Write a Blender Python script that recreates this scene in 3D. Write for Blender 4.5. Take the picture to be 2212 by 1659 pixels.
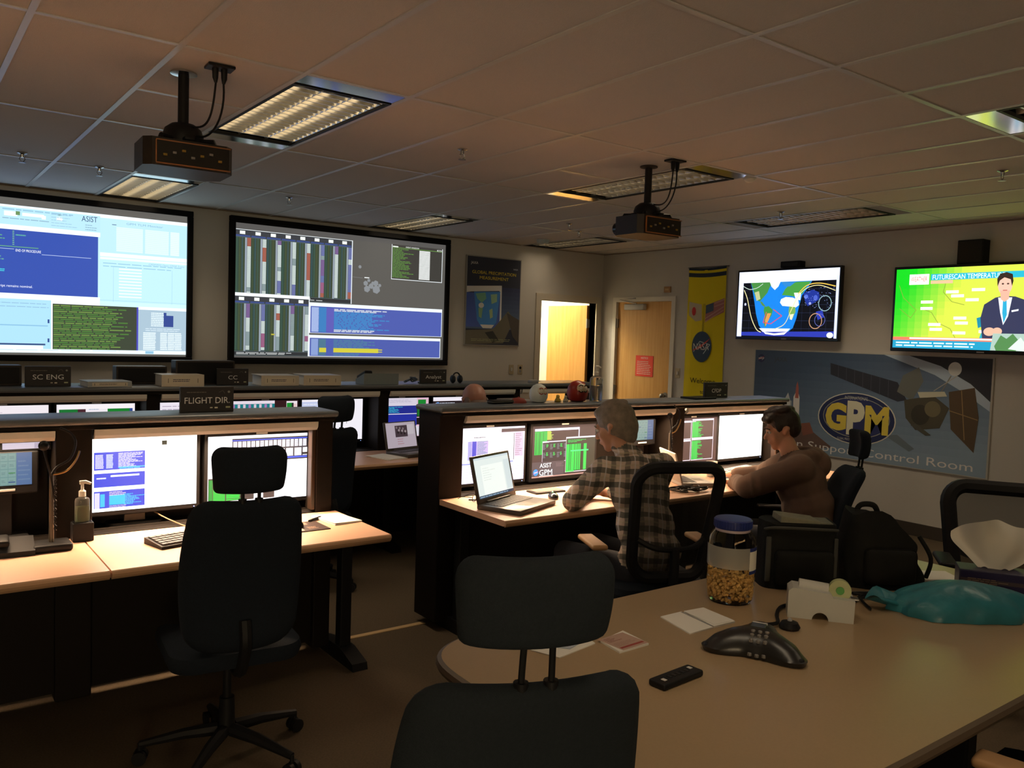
import bpy, bmesh, math, random
from mathutils import Vector, Matrix
import numpy as np

# ------------------------------------------------------------------ clear
for o in list(bpy.data.objects):
    bpy.data.objects.remove(o, do_unlink=True)
scene = bpy.context.scene
COL = scene.collection
PI = math.pi

# ------------------------------------------------------------------ camera
def camera():
    yaw, pitch, roll = 0.6453, -0.0560, 0.0332
    cy, sy = math.cos(yaw), math.sin(yaw)
    fwd = Vector((sy*math.cos(pitch), cy*math.cos(pitch), math.sin(pitch)))
    right = Vector((cy, -sy, 0)); up = right.cross(fwd)
    r2 = right*math.cos(roll) + up*math.sin(roll)
    u2 = -right*math.sin(roll) + up*math.cos(roll)
    cd = bpy.data.cameras.new('camera'); co = bpy.data.objects.new('camera', cd)
    COL.objects.link(co)
    m = Matrix((r2, u2, -fwd)).transposed().to_4x4(); m.translation = (0, 0, 1.652)
    co.matrix_world = m
    cd.sensor_width = 36.0; cd.lens = 36.0*1801.8/2212.0
    cd.clip_start = 0.05; cd.clip_end = 60
    scene.camera = co
camera()

# ------------------------------------------------------------------ world, exposure
wd = bpy.data.worlds.new('world'); scene.world = wd; wd.use_nodes = True
wd.node_tree.nodes['Background'].inputs[0].default_value = (0.010, 0.008, 0.006, 1)
wd.node_tree.nodes['Background'].inputs[1].default_value = 0.3
vs = scene.view_settings
vs.view_transform = 'Standard'; vs.look = 'None'; vs.gamma = 1.0
vs.use_curve_mapping = False; vs.exposure = 0.12

cy_ = scene.cycles; cy_.use_light_tree = False
cy_.max_bounces = 6; cy_.diffuse_bounces = 4; cy_.glossy_bounces = 3; cy_.transmission_bounces = 6; cy_.transparent_max_bounces = 6

def area_light(name, loc, rot, sx, sy, power, color, spread=PI):
    ld = bpy.data.lights.new(name, 'AREA'); ld.shape = 'RECTANGLE'
    ld.size, ld.size_y, ld.energy, ld.color, ld.spread = sx, sy, power, color, spread
    lo = bpy.data.objects.new(name, ld); COL.objects.link(lo)
    lo.location = loc; lo.rotation_euler = rot
    return lo

R_ = math.radians
WARM = (1.0, 0.69, 0.43)
# the lit lobby behind the open door
area_light('lobby_lamp', (6.62, 8.75, 2.6), (0, 0, 0), 0.4, 0.6, 52.0, (1.0, 0.86, 0.62))
# warm fill from behind the camera, set in an added unseen hall
area_light('rear_fill_light', (-1.30, -3.35, 1.35), (R_(90), 0, R_(-24)), 1.0, 1.6, 75.0, (1.0, 0.76, 0.46))
# ------------------------------------------------------------------ helpers
R = math.radians
def lin(c):
    if isinstance(c, str):
        c = c.lstrip('#'); c = tuple(int(c[i:i+2], 16) for i in (0, 2, 4))
    return tuple(((v/255.0)/12.92 if v/255.0 <= 0.04045 else ((v/255.0+0.055)/1.055)**2.4) for v in c)

MATS = {}
def mat(name, color=(0.5, 0.5, 0.5), rough=0.6, metal=0.0, spec=0.5, bump=0.0, bscale=200.0, var=0.0, vscale=8.0,
        trans=0.0, ior=1.45, emit=None, estr=0.0, alpha=1.0, sheen=0.0):
    """plain procedural material: colour with noise variation and noise bump"""
    if name in MATS: return MATS[name]
    m = bpy.data.materials.new(name); m.use_nodes = True; nt = m.node_tree
    b = nt.nodes['Principled BSDF']
    c = (*color, 1.0)
    b.inputs['Base Color'].default_value = c
    b.inputs['Roughness'].default_value = rough
    b.inputs['Metallic'].default_value = metal
    b.inputs['Specular IOR Level'].default_value = spec
    b.inputs['IOR'].default_value = ior
    b.inputs['Transmission Weight'].default_value = trans
    b.inputs['Alpha'].default_value = alpha
    b.inputs['Sheen Weight'].default_value = sheen
    if emit:
        b.inputs['Emission Color'].default_value = (*emit, 1); b.inputs['Emission Strength'].default_value = estr
    tc = nt.nodes.new('ShaderNodeTexCoord')
    if var > 0:
        n = nt.nodes.new('ShaderNodeTexNoise'); n.inputs['Scale'].default_value = vscale; n.inputs['Detail'].default_value = 6
        nt.links.new(tc.outputs['Object'], n.inputs['Vector'])
        mx = nt.nodes.new('ShaderNodeMix'); mx.data_type = 'RGBA'
        mx.inputs['A'].default_value = tuple(v*(1-var) for v in color)+(1,)
        mx.inputs['B'].default_value = tuple(min(1, v*(1+var)) for v in color)+(1,)
        nt.links.new(n.outputs['Fac'], mx.inputs['Factor']); nt.links.new(mx.outputs['Result'], b.inputs['Base Color'])
    if bump > 0:
        n2 = nt.nodes.new('ShaderNodeTexNoise'); n2.inputs['Scale'].default_value = bscale; n2.inputs['Detail'].default_value = 3
        nt.links.new(tc.outputs['Object'], n2.inputs['Vector'])
        bp = nt.nodes.new('ShaderNodeBump'); bp.inputs['Strength'].default_value = bump; bp.inputs['Distance'].default_value = 0.004
        nt.links.new(n2.outputs['Fac'], bp.inputs['Height']); nt.links.new(bp.outputs['Normal'], b.inputs['Normal'])
    MATS[name] = m
    return m

def attr_mat(name, emission=None, rough=0.5, spec=0.3):
    """flat print or lit display: colour from the mesh's own colour attribute"""
    if name in MATS: return MATS[name]
    m = bpy.data.materials.new(name); m.use_nodes = True; nt = m.node_tree
    b = nt.nodes['Principled BSDF']; b.inputs['Roughness'].default_value = rough
    b.inputs['Specular IOR Level'].default_value = spec
    a = nt.nodes.new('ShaderNodeVertexColor'); a.layer_name = 'Col'
    if emission is None:
        nt.links.new(a.outputs['Color'], b.inputs['Base Color'])
    else:
        b.inputs['Base Color'].default_value = (0.01, 0.01, 0.012, 1)
        nt.links.new(a.outputs['Color'], b.inputs['Emission Color']); b.inputs['Emission Strength'].default_value = emission
    MATS[name] = m
    return m

def wood_mat(name, c1, c2, scale=3.0, axis=2, rough=0.4, stretch=14.0):
    if name in MATS: return MATS[name]
    m = bpy.data.materials.new(name); m.use_nodes = True; nt = m.node_tree
    b = nt.nodes['Principled BSDF']; b.inputs['Roughness'].default_value = rough
    tc = nt.nodes.new('ShaderNodeTexCoord'); mp = nt.nodes.new('ShaderNodeMapping')
    s = [stretch, stretch, stretch]; s[axis] = 1.0
    mp.inputs['Scale'].default_value = s
    n = nt.nodes.new('ShaderNodeTexNoise'); n.inputs['Scale'].default_value = scale; n.inputs['Detail'].default_value = 8
    cr = nt.nodes.new('ShaderNodeValToRGB')
    cr.color_ramp.elements[0].color = (*c1, 1); cr.color_ramp.elements[1].color = (*c2, 1)
    cr.color_ramp.elements[0].position = 0.3; cr.color_ramp.elements[1].position = 0.7
    nt.links.new(tc.outputs['Object'], mp.inputs['Vector']); nt.links.new(mp.outputs['Vector'], n.inputs['Vector'])
    nt.links.new(n.outputs['Fac'], cr.inputs['Fac']); nt.links.new(cr.outputs['Color'], b.inputs['Base Color'])
    MATS[name] = m
    return m

class MB:
    """collects shapes of ONE part"""
    def __init__(s): s.v = []; s.f = []
    def add(s, v, f, M=None):
        n = len(s.v)
        s.v += [tuple(M @ Vector(p)) if M else tuple(p) for p in v]
        s.f += [tuple(i+n for i in q) for q in f]
        return s
    def box(s, x0, x1, y0, y1, z0, z1, bevel=0.0, seg=2, M=None):
        if bevel <= 0:
            v = [(x0,y0,z0),(x1,y0,z0),(x1,y1,z0),(x0,y1,z0),(x0,y0,z1),(x1,y0,z1),(x1,y1,z1),(x0,y1,z1)]
            f = [(0,3,2,1),(4,5,6,7),(0,1,5,4),(1,2,6,5),(2,3,7,6),(3,0,4,7)]
            return s.add(v, f, M)
        bm = bmesh.new(); bmesh.ops.create_cube(bm, size=1.0)
        for q in bm.verts:
            q.co = Vector(((x0+x1)/2+q.co.x*(x1-x0), (y0+y1)/2+q.co.y*(y1-y0), (z0+z1)/2+q.co.z*(z1-z0)))
        bmesh.ops.bevel(bm, geom=bm.edges[:], offset=bevel, segments=seg, affect='EDGES', profile=0.5)
        return s.bm(bm, M)
    def bm(s, bm, M=None):
        bm.verts.index_update()
        v = [tuple(q.co) for q in bm.verts]; f = [tuple(l.index for l in q.verts) for q in bm.faces]
        bm.free()
        return s.add(v, f, M)
    def cyl(s, p, q, r, r2=None, n=16):
        return s.tube([p, q], [r, r if r2 is None else r2], n)
    def tube(s, pts, rad, n=10, closed=False, cap=True):
        pts = [Vector(p) for p in pts]; N = len(pts)
        rad = [rad]*N if not hasattr(rad, '__len__') else list(rad)
        v = []; f = []; prev = None
        for i, p in enumerate(pts):
            a = pts[(i-1) % N] if (closed or i > 0) else p
            b = pts[(i+1) % N] if (closed or i < N-1) else p
            t = (b-a).normalized()
            if prev is None:
                ref = Vector((0, 0, 1)) if abs(t.z) < 0.9 else Vector((1, 0, 0))
                e1 = t.cross(ref).normalized()
            else:
                e1 = (prev-t*prev.dot(t)).normalized()
            e2 = t.cross(e1); prev = e1
            for k in range(n):
                an = 2*PI*k/n
                v.append(tuple(p+(e1*math.cos(an)+e2*math.sin(an))*rad[i]))
        for i in range(N if closed else N-1):
            j = (i+1) % N
            for k in range(n):
                l = (k+1) % n
                f.append((i*n+k, i*n+l, j*n+l, j*n+k))
        if cap and not closed:
            f.append(tuple(range(n-1, -1, -1))); f.append(tuple((N-1)*n+k for k in range(n)))
        return s.add(v, f)
    def lathe(s, prof, n=24, M=None, cap=True):
        v = []; f = []
        for r, z in prof:
            for k in range(n):
                an = 2*PI*k/n; v.append((r*math.cos(an), r*math.sin(an), z))
        for i in range(len(prof)-1):
            for k in range(n):
                l = (k+1) % n
                f.append((i*n+k, i*n+l, (i+1)*n+l, (i+1)*n+k))
        if cap:
            f.append(tuple(range(n-1, -1, -1))); f.append(tuple((len(prof)-1)*n+k for k in range(n)))
        return s.add(v, f, M)
    def prism(s, poly, h0, h1, M=None, axis='z'):
        """polygon in the plane across axis, extruded from h0 to h1"""
        n = len(poly)
        def mk(a, b, h):
            return (a, b, h) if axis == 'z' else ((a, h, b) if axis == 'y' else (h, a, b))
        v = [mk(a, b, h0) for a, b in poly]+[mk(a, b, h1) for a, b in poly]
        f = [tuple(range(n-1, -1, -1)), tuple(range(n, 2*n))]+[(i, (i+1) % n, n+(i+1) % n, n+i) for i in range(n)]
        return s.add(v, f, M)
    def sphere(s, c, r, nu=16, nv=10, M=None):
        r = (r, r, r) if not hasattr(r, '__len__') else r
        v = [(c[0], c[1], c[2]-r[2])]; f = []
        for j in range(1, nv):
            t = PI*j/nv-PI/2
            for k in range(nu):
                a = 2*PI*k/nu
                v.append((c[0]+r[0]*math.cos(t)*math.cos(a), c[1]+r[1]*math.cos(t)*math.sin(a), c[2]+r[2]*math.sin(t)))
        v.append((c[0], c[1], c[2]+r[2])); top = len(v)-1
        for k in range(nu):
            l = (k+1) % nu
            f.append((0, 1+l, 1+k)); f.append((top, 1+(nv-2)*nu+k, 1+(nv-2)*nu+l))
            for j in range(nv-2):
                f.append((1+j*nu+k, 1+j*nu+l, 1+(j+1)*nu+l, 1+(j+1)*nu+k))
        return s.add(v, f, M)
    def mesh(s, name):
        me = bpy.data.meshes.new(name); me.from_pydata(s.v, [], s.f)
        bm = bmesh.new(); bm.from_mesh(me); bmesh.ops.recalc_face_normals(bm, faces=bm.faces[:]); bm.to_mesh(me); bm.free()
        return me
    def build(s, name, m, parent=None, smooth=False, loc=None, rot=None):
        me = s.mesh(name); me.materials.append(m)
        if smooth:
            me.polygons.foreach_set('use_smooth', [True]*len(me.polygons))
            try: me.set_sharp_from_angle(angle=R(40))
            except Exception: pass
        return link(name, me, parent, loc, rot)

def link(name, me, parent=None, loc=None, rot=None):
    o = bpy.data.objects.new(name, me); COL.objects.link(o)
    if parent: o.parent = parent
    if loc: o.location = loc
    if rot: o.rotation_euler = rot
    return o
def thing(name, label, cat, loc=(0, 0, 0), rotz=0.0, group=None):
    o = bpy.data.objects.new(name, None); COL.objects.link(o)
    o.empty_display_size = 0.1
    o.location = loc; o.rotation_euler = (0, 0, rotz)
    return tag(o, label, cat, group)
def tag(o, label=None, cat=None, group=None):
    if label: o['label'] = label
    if cat: o['category'] = cat
    if group: o['group'] = group
    return o
def struct(o, label=None):
    o['kind'] = 'structure'
    if label: o['label'] = label
    return o
def copy_tree(o, parent=None):
    c = o.copy(); COL.objects.link(c); c.parent = parent
    for ch in list(o.children): copy_tree(ch, c)
    return c
def place(o, loc, rotz, label, group=None):
    o.location = loc; o.rotation_euler = (0, 0, rotz); o['label'] = label
    if group: o['group'] = group
    return o
def rrect(w, h, r, n=6, cx=0, cy=0):
    pts = []
    for sx, sy, a0 in ((1, 1, 0), (-1, 1, 90), (-1, -1, 180), (1, -1, 270)):
        for k in range(n+1):
            a = R(a0+90*k/n)
            pts.append((cx+sx*(w/2-r)+r*math.cos(a), cy+sy*(h/2-r)+r*math.sin(a)))
    return pts
def bez(p0, p1, p2, p3, n=12):
    p0, p1, p2, p3 = map(Vector, (p0, p1, p2, p3)); out = []
    for i in range(n+1):
        t = i/n; u = 1-t
        out.append(p0*u**3+p1*3*u*u*t+p2*3*u*t*t+p3*t**3)
    return out
def smoothpath(pts, n=6):
    P = [Vector(p) for p in pts]; out = []
    for i in range(len(P)-1):
        a = P[max(0, i-1)]; b = P[i]; c = P[i+1]; d = P[min(len(P)-1, i+2)]
        for k in range(n):
            t = k/n
            out.append(0.5*((2*b)+(c-a)*t+(2*a-5*b+4*c-d)*t*t+(3*b-a-3*c+d)*t**3))
    out.append(P[-1]); return out

def pad(W, height, bend, thick, crown, nu=16, nv=20, rad=.05, M=None, mb=None, rad_low=None):
    """upholstered panel in the XZ plane (front +Y): half-width W(t), bend(t) = y offset along height,
    crown = side wrap forward, rad = corner radius"""
    mb = mb or MB(); v = []; f = []
    rl = rad if rad_low is None else rad_low
    for side in (0, 1):
        for j in range(nv+1):
            t = 0.5-0.5*math.cos(PI*j/nv)
            r_ = rl if t < .5 else rad
            e = min(t, 1-t)*height
            inset = 0.0 if e >= r_ else r_-math.sqrt(max(0.0, r_*r_-(r_-e)**2))
            for i in range(nu+1):
                u = -math.cos(PI*i/nu)
                x = u*(W(t)-inset)
                edge = (1-abs(u)**8)*(1-abs(2*t-1)**12)
                th = thick*.5*max(0, edge)**.5
                v.append((x, bend(t)+crown*u*u+(th if side == 0 else -th), t*height))
    n1 = (nu+1)*(nv+1)
    for side in (0, 1):
        for j in range(nv):
            for i in range(nu):
                a = side*n1+j*(nu+1)+i
                q = (a, a+1, a+nu+2, a+nu+1)
                f.append(q if side else q[::-1])
    border = [i for i in range(nu+1)]+[(j+1)*(nu+1)-1 for j in range(1, nv+1)]+[nv*(nu+1)+i for i in range(nu-1, -1, -1)]+[j*(nu+1) for j in range(nv-1, 0, -1)]
    for k in range(len(border)):
        a, b = border[k], border[(k+1) % len(border)]
        f.append((a, b, b+n1, a+n1))
    return mb.add(v, f, M)

# ------------------------------------------------------------------ flat print and displays
_fc = {}
def text_mesh(s, bold=False):
    key = (s, bold)
    if key in _fc: return _fc[key]
    cu = bpy.data.curves.new('tmp_text', 'FONT'); cu.body = s; cu.size = 1.0; cu.resolution_u = 3
    if bold: cu.offset = 0.05
    o = bpy.data.objects.new('tmp_text', cu); COL.objects.link(o)
    me = o.to_mesh()
    v = [tuple(q.co[:2]) for q in me.vertices]; f = [tuple(p.vertices) for p in me.polygons]
    o.to_mesh_clear(); bpy.data.objects.remove(o, do_unlink=True); bpy.data.curves.remove(cu)
    if not v: v = [(0, 0)]; f = []
    xs = [p[0] for p in v]; ys = [p[1] for p in v]
    _fc[key] = (v, f, min(xs), max(xs), min(ys), max(ys))
    return _fc[key]

class Canvas:
    """a flat picture of w x h metres, drawn in 0..1 coordinates (u right, v down), faces -Y;
    whatever is drawn over something else is printed one thin layer above it"""
    def __init__(s, w, h, bg, eps=0.00012):
        s.w, s.h, s.eps = w, h, eps; s.v = []; s.f = []; s.c = []; s.lay = 0
        s.bb = np.zeros((256, 5)); s.nb = 0
        s.rnd = random.Random(7); s.rect(0, 0, 1, 1, bg)
    def layer(s, u0, v0, u1, v1):
        b = s.bb[:s.nb]; e = 1e-6
        hit = (b[:, 0] < u1-e) & (b[:, 2] > u0+e) & (b[:, 1] < v1-e) & (b[:, 3] > v0+e)
        L = int(b[hit, 4].max())+1 if hit.any() else 0
        if s.nb == len(s.bb): s.bb = np.vstack([s.bb, np.zeros_like(s.bb)])
        s.bb[s.nb] = (u0, v0, u1, v1, L); s.nb += 1
        return L
    def _p(s, u, v, L): return ((u-0.5)*s.w, -L*s.eps, (0.5-v)*s.h)
    def up(s): return s
    def poly(s, pts, col, L=None):
        if L is None:
            us = [q[0] for q in pts]; vs_ = [q[1] for q in pts]; L = s.layer(min(us), min(vs_), max(us), max(vs_))
        n = len(s.v); s.v += [s._p(u, v, L) for u, v in pts]
        a = sum(pts[i][0]*pts[(i+1) % len(pts)][1]-pts[(i+1) % len(pts)][0]*pts[i][1] for i in range(len(pts)))
        idx = list(range(n, n+len(pts)))
        if a > 0: idx = idx[::-1]
        s.f.append(tuple(idx)); s.c.append(lin(col)); return s
    def rect(s, u0, v0, u1, v1, col): return s.poly([(u0, v0), (u0, v1), (u1, v1), (u1, v0)], col)
    def grid(s, u0, v0, u1, v1, nu, nv, col):
        """a grid of cells coloured by col(i, j)"""
        for i in range(nu):
            for j in range(nv):
                s.rect(u0+(u1-u0)*i/nu, v0+(v1-v0)*j/nv, u0+(u1-u0)*(i+1)/nu, v0+(v1-v0)*(j+1)/nv, col(i, j))
        return s
    def ell(s, u, v, ru, rv, col, n=28):
        return s.poly([(u+ru*math.cos(2*PI*k/n), v+rv*math.sin(2*PI*k/n)) for k in range(n)], col)
    def ring(s, u, v, ru, rv, t, col, n=36):
        asp = s.w/s.h; L = s.layer(u-ru, v-rv, u+ru, v+rv)
        for k in range(n):
            a, b = 2*PI*k/n, 2*PI*(k+1)/n
            s.poly([(u+ru*math.cos(a), v+rv*math.sin(a)), (u+(ru-t)*math.cos(a), v+(rv-t*asp)*math.sin(a)),
                    (u+(ru-t)*math.cos(b), v+(rv-t*asp)*math.sin(b)), (u+ru*math.cos(b), v+rv*math.sin(b))], col, L)
        return s
    def line(s, pts, t, col):
        L_ = s.layer(min(p[0] for p in pts)-t/2, min(p[1] for p in pts)-t, max(p[0] for p in pts)+t/2, max(p[1] for p in pts)+t)
        for (a, b), (c, d) in zip(pts[:-1], pts[1:]):
            dx, dy = (c-a)*s.w, (d-b)*s.h; L = math.hypot(dx, dy) or 1
            nx, ny = -dy/L*t*s.w/2/s.w, dx/L*t*s.w/2/s.h
            s.poly([(a+nx, b+ny), (a-nx, b-ny), (c-nx, d-ny), (c+nx, d+ny)], col, L_)
        return s
    def lines(s, u0, v0, u1, v1, n, col, lo=0.3, hi=1.0, duty=0.5, words=True, skip=0.0):
        """rows of tiny running text"""
        dv = (v1-v0)/n
        for i in range(n):
            if s.rnd.random() < skip: continue
            end = u0+(u1-u0)*s.rnd.uniform(lo, hi); u = u0
            while u < end-1e-4:
                wlen = (u1-u0)*s.rnd.uniform(0.06, 0.2) if words else (end-u0)
                e = min(end, u+wlen)
                s.rect(u, v0+dv*i+dv*(1-duty)/2, e, v0+dv*i+dv*(1+duty)/2, col)
                u = e+(u1-u0)*0.018
        return s
    def text(s, t, u, v, h, col, w=None, align='l', bold=False):
        """letters of height h (in v units) with the left baseline-top box corner at (u, v)"""
        vv, ff, x0, x1, y0, y1 = text_mesh(t, bold)
        if not ff: return s
        cap = 0.70
        k = h/cap; kx = k*s.h/s.w
        if w: kx = w/(x1-x0)
        wd_ = (x1-x0)*kx
        ox = u if align == 'l' else (u-wd_/2 if align == 'c' else u-wd_)
        n = len(s.v); L = s.layer(ox, v, ox+wd_, v+h*1.3)
        s.v += [s._p(ox+(x-x0)*kx, v+h-y*k, L) for x, y in vv]
        for q in ff:
            s.f.append(tuple(i+n for i in q)); s.c.append(lin(col))
        return s
    def build(s, name, m, parent=None, loc=None, rot=None, gain=1.0):
        me = bpy.data.meshes.new(name); me.from_pydata(s.v, [], s.f)
        ca = me.color_attributes.new('Col', 'FLOAT_COLOR', 'CORNER')
        arr = np.ones((len(me.loops), 4), dtype=np.float32); k = 0
        for p, c in zip(me.polygons, s.c):
            arr[k:k+p.loop_total, :3] = [min(.85, q*gain) if gain != 1.0 else q for q in c]; k += p.loop_total
        ca.data.foreach_set('color', arr.ravel())
        me.materials.append(m)
        return link(name, me, parent, loc, rot)
    def win(s, u0, v0, u1, v1, bg, bar='#e8ecf4', t=0.02, border='#c8ccd8'):
        s.up().rect(u0, v0, u1, v1, border)
        b = 0.004
        s.up().rect(u0, v0, u1, v0+t, bar).rect(u0+b, v0+t, u1-b, v1-b*s.w/s.h, bg)
        return s.up()

# ------------------------------------------------------------------ materials
M_wall = mat('painted_wall', (0.58, 0.56, 0.52), 0.75, bump=0.15, bscale=60, var=0.03, vscale=3)
M_white = mat('white_paint', (0.72, 0.70, 0.64), 0.5)
M_tile = mat('ceiling_tile', (0.66, 0.62, 0.58), 0.9, bump=0.35, bscale=260, var=0.05, vscale=90)
M_tee = mat('tee_bar_metal', (0.62, 0.62, 0.60), 0.35, spec=0.6)
M_carpet = mat('carpet', (0.10, 0.075, 0.05), 0.95, bump=0.6, bscale=420, var=0.35, vscale=120, spec=0.1)
M_leakline = mat('leak_line_tan', (0.50, 0.34, 0.17), 0.5, var=0.1)
M_black = mat('black_plastic', (0.010, 0.010, 0.011), 0.5, spec=0.22)
M_blackg = mat('black_gloss', (0.010, 0.010, 0.011), 0.2)
M_frame = mat('screen_frame_felt', (0.008, 0.008, 0.009), 0.85, spec=0.2)
M_hutch = mat('dark_laminate', (0.009, 0.0065, 0.005), 0.6, spec=0.15, var=0.12, vscale=30)
M_hutchtop = mat('console_top', (0.10, 0.115, 0.13), 0.35, var=0.1, vscale=60)
M_desk = mat('peach_laminate', (0.62, 0.37, 0.25), 0.42, var=0.03, vscale=40)
M_deskedge = mat('desk_edge', (0.48, 0.29, 0.17), 0.45)
M_table = mat('tan_laminate', (0.37, 0.265, 0.155), 0.28, var=0.06, vscale=120)
M_fabric = mat('chair_fabric', (0.022, 0.028, 0.034), 0.95, bump=0.5, bscale=500, var=0.2, vscale=160, spec=0.15)
M_fabric2 = mat('navy_chair_fabric', (0.012, 0.016, 0.023), 0.95, bump=0.5, bscale=500, var=0.2, vscale=160, spec=0.15)
M_chrome = mat('chrome', (0.55, 0.55, 0.55), 0.2, metal=1.0)
M_steel = mat('brushed_steel', (0.35, 0.34, 0.33), 0.38, metal=1.0)
M_paper = mat('white_paper', (0.78, 0.76, 0.70), 0.7)
M_grey = mat('grey_plastic', (0.30, 0.30, 0.30), 0.5)
M_lgrey = mat('light_grey_plastic', (0.55, 0.55, 0.53), 0.45)
M_valance = mat('valance_white', (0.66, 0.66, 0.62), 0.45)
M_tan = mat('tan_pad', (0.42, 0.24, 0.11), 0.55)
M_door = wood_mat('maple_door', (0.62, 0.32, 0.075), (0.72, 0.41, 0.12), scale=2.2, axis=2, rough=0.4)
M_print = attr_mat('flat_print', None, 0.55, 0.25)
M_disp = attr_mat('lit_monitor', 1.7)
M_disp2 = attr_mat('lit_dim_monitor', 0.9)
M_proj = attr_mat('lit_projection', 1.12)
M_tv = attr_mat('lit_tv', 1.45)
M_skin = mat('skin', (0.52, 0.27, 0.17), 0.55, bump=0.1, bscale=60)
# ================================================================== the room
XL, XR, YB, YF, ZC = -2.12, 7.35, -2.66, 7.90, 2.74
GX = lambda i: -0.0906+0.508*i
GY = lambda j: 3.435+1.524*j

struct(MB().box(XL, XR, YB, YF, -0.05, 0.0).build('floor', M_carpet), 'dark brown carpet floor of the control room')
wf = MB().box(XL, 6.34, YF, YF+0.12, 0, ZC+0.1).box(6.34, 7.24, YF, YF+0.12, 2.115, ZC+0.1).box(7.24, XR+0.12, YF, YF+0.12, 0, ZC+0.1)
struct(wf.build('wall_front', M_wall))
wr = MB().box(XR, XR+0.12, YB, 6.68, 0, ZC+0.1).box(XR, XR+0.12, 6.68, 7.64, 2.15, ZC+0.1).box(XR, XR+0.12, 7.64, YF, 0, ZC+0.1).box(XR+0.10, XR+0.14, 6.6, 7.7, 0, 2.2)
struct(wr.build('wall_right', M_wall))
struct(MB().box(XL-0.12, XL, YB, YF, 0, ZC+0.1).build('wall_left', M_wall))
struct(MB().box(XL, -1.95, YB-0.12, YB, 0, ZC+0.1).box(-1.95, -.65, YB-0.12, YB, 2.15, ZC+0.1).box(-.65, XR, YB-0.12, YB, 0, ZC+0.1).build('wall_back', M_wall))
M_base = mat('baseboard_rubber', (0.055, 0.045, 0.036), 0.5)
struct(MB().box(XR-0.012, XR-0.001, YB, 6.60, 0, 0.115, 0.003).build('baseboard_right', M_base))
struct(MB().box(XL, 6.26, YF-0.012, YF-0.001, 0, 0.115, 0.003).build('baseboard_front', M_base))
struct(MB().box(1.83, 2.46, 4.015, 4.05, 0.0, 0.004).build('leak_line_1', M_leakline), 'pale tan strip painted as leaked light across the dark carpet')  # strip colour imitates a line of leaked light in the aisle

# lobby behind the open door
M_lobby = mat('lobby_paint', (0.80, 0.76, 0.66), 0.7)
struct(MB().box(5.6, 7.42, YF+0.12, 9.9, -0.05, 0.0).build('floor_lobby', mat('lobby_floor', (0.3, 0.25, 0.2), 0.5)))
struct(MB().box(5.6, 7.42, 9.8, 9.9, 0, 2.7).build('wall_lobby_far', M_lobby))
struct(MB().box(7.26, 7.36, YF+0.12, 9.9, 0, 2.7).build('wall_lobby_right', M_lobby))
struct(MB().box(5.5, 5.6, YF+0.12, 9.9, 0, 2.7).build('wall_lobby_left', M_lobby))
struct(MB().box(5.6, 7.42, YF+0.12, 9.9, 2.7, 2.78).build('ceiling_lobby', M_lobby))

# unseen hall and doorway, added to bring the fill light in
struct(MB().box(-2.4, -.2, -4.0, YB-0.12, -0.05, 0.0).build('floor_fill_hall', MATS['lobby_floor']))
struct(MB().box(-2.4, -.2, -4.1, -4.0, 0, 2.6).build('wall_fill_hall_far', M_lobby))
struct(MB().box(-2.5, -2.4, -4.0, YB-0.12, 0, 2.6).build('wall_fill_hall_left', M_lobby))
struct(MB().box(-.2, -.1, -4.0, YB-0.12, 0, 2.6).build('wall_fill_hall_right', M_lobby))
struct(MB().box(-2.4, -.2, -4.0, YB-0.12, 2.6, 2.7).build('ceiling_fill_hall', M_lobby))
struct(MB().box(-2.02, -1.95, YB-.14, YB+.02, 0, 2.22).box(-.65, -.58, YB-.14, YB+.02, 0, 2.22).box(-1.95, -.65, YB-.14, YB+.02, 2.15, 2.22).build('door_for_fill', M_white), 'unseen opening added in the back wall to admit fill light')

# door_1: opened into the lobby
d1 = bpy.data.objects.new('door_1', None); COL.objects.link(d1); struct(d1, 'maple door standing open into the bright lobby')
MB().box(-0.0225, 0.0225, 0, 0.72, 0.01, 2.09, 0.002).build('leaf', M_door, d1, loc=(7.216, 8.012, 0), rot=(0, 0, R(4)))
fr = MB()
fr.box(6.26, 6.34, YF-0.02, YF+0.13, 0, 2.195).box(7.24, 7.32, YF-0.02, YF+0.13, 0, 2.195).box(6.34, 7.24, YF-0.02, YF+0.13, 2.115, 2.195)
fr.build('door_frame', mat('door_frame_cream', (0.60, 0.55, 0.45), 0.5), d1)
for z in (0.3, 1.05, 1.86):
    h = MB().box(7.20, 7.239, 8.000, 8.032, z-0.055, z+0.055, 0.003).cyl((7.196, 8.008, z-0.06), (7.196, 8.008, z+0.06), 0.009, n=8)
    h.build('hinge', M_lgrey, d1)
MB().cyl((7.15, 8.69, 1.0), (7.09, 8.69, 1.0), 0.012).sphere((7.08, 8.69, 1.0), 0.03).build('door_knob', M_steel, d1, True)

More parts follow.
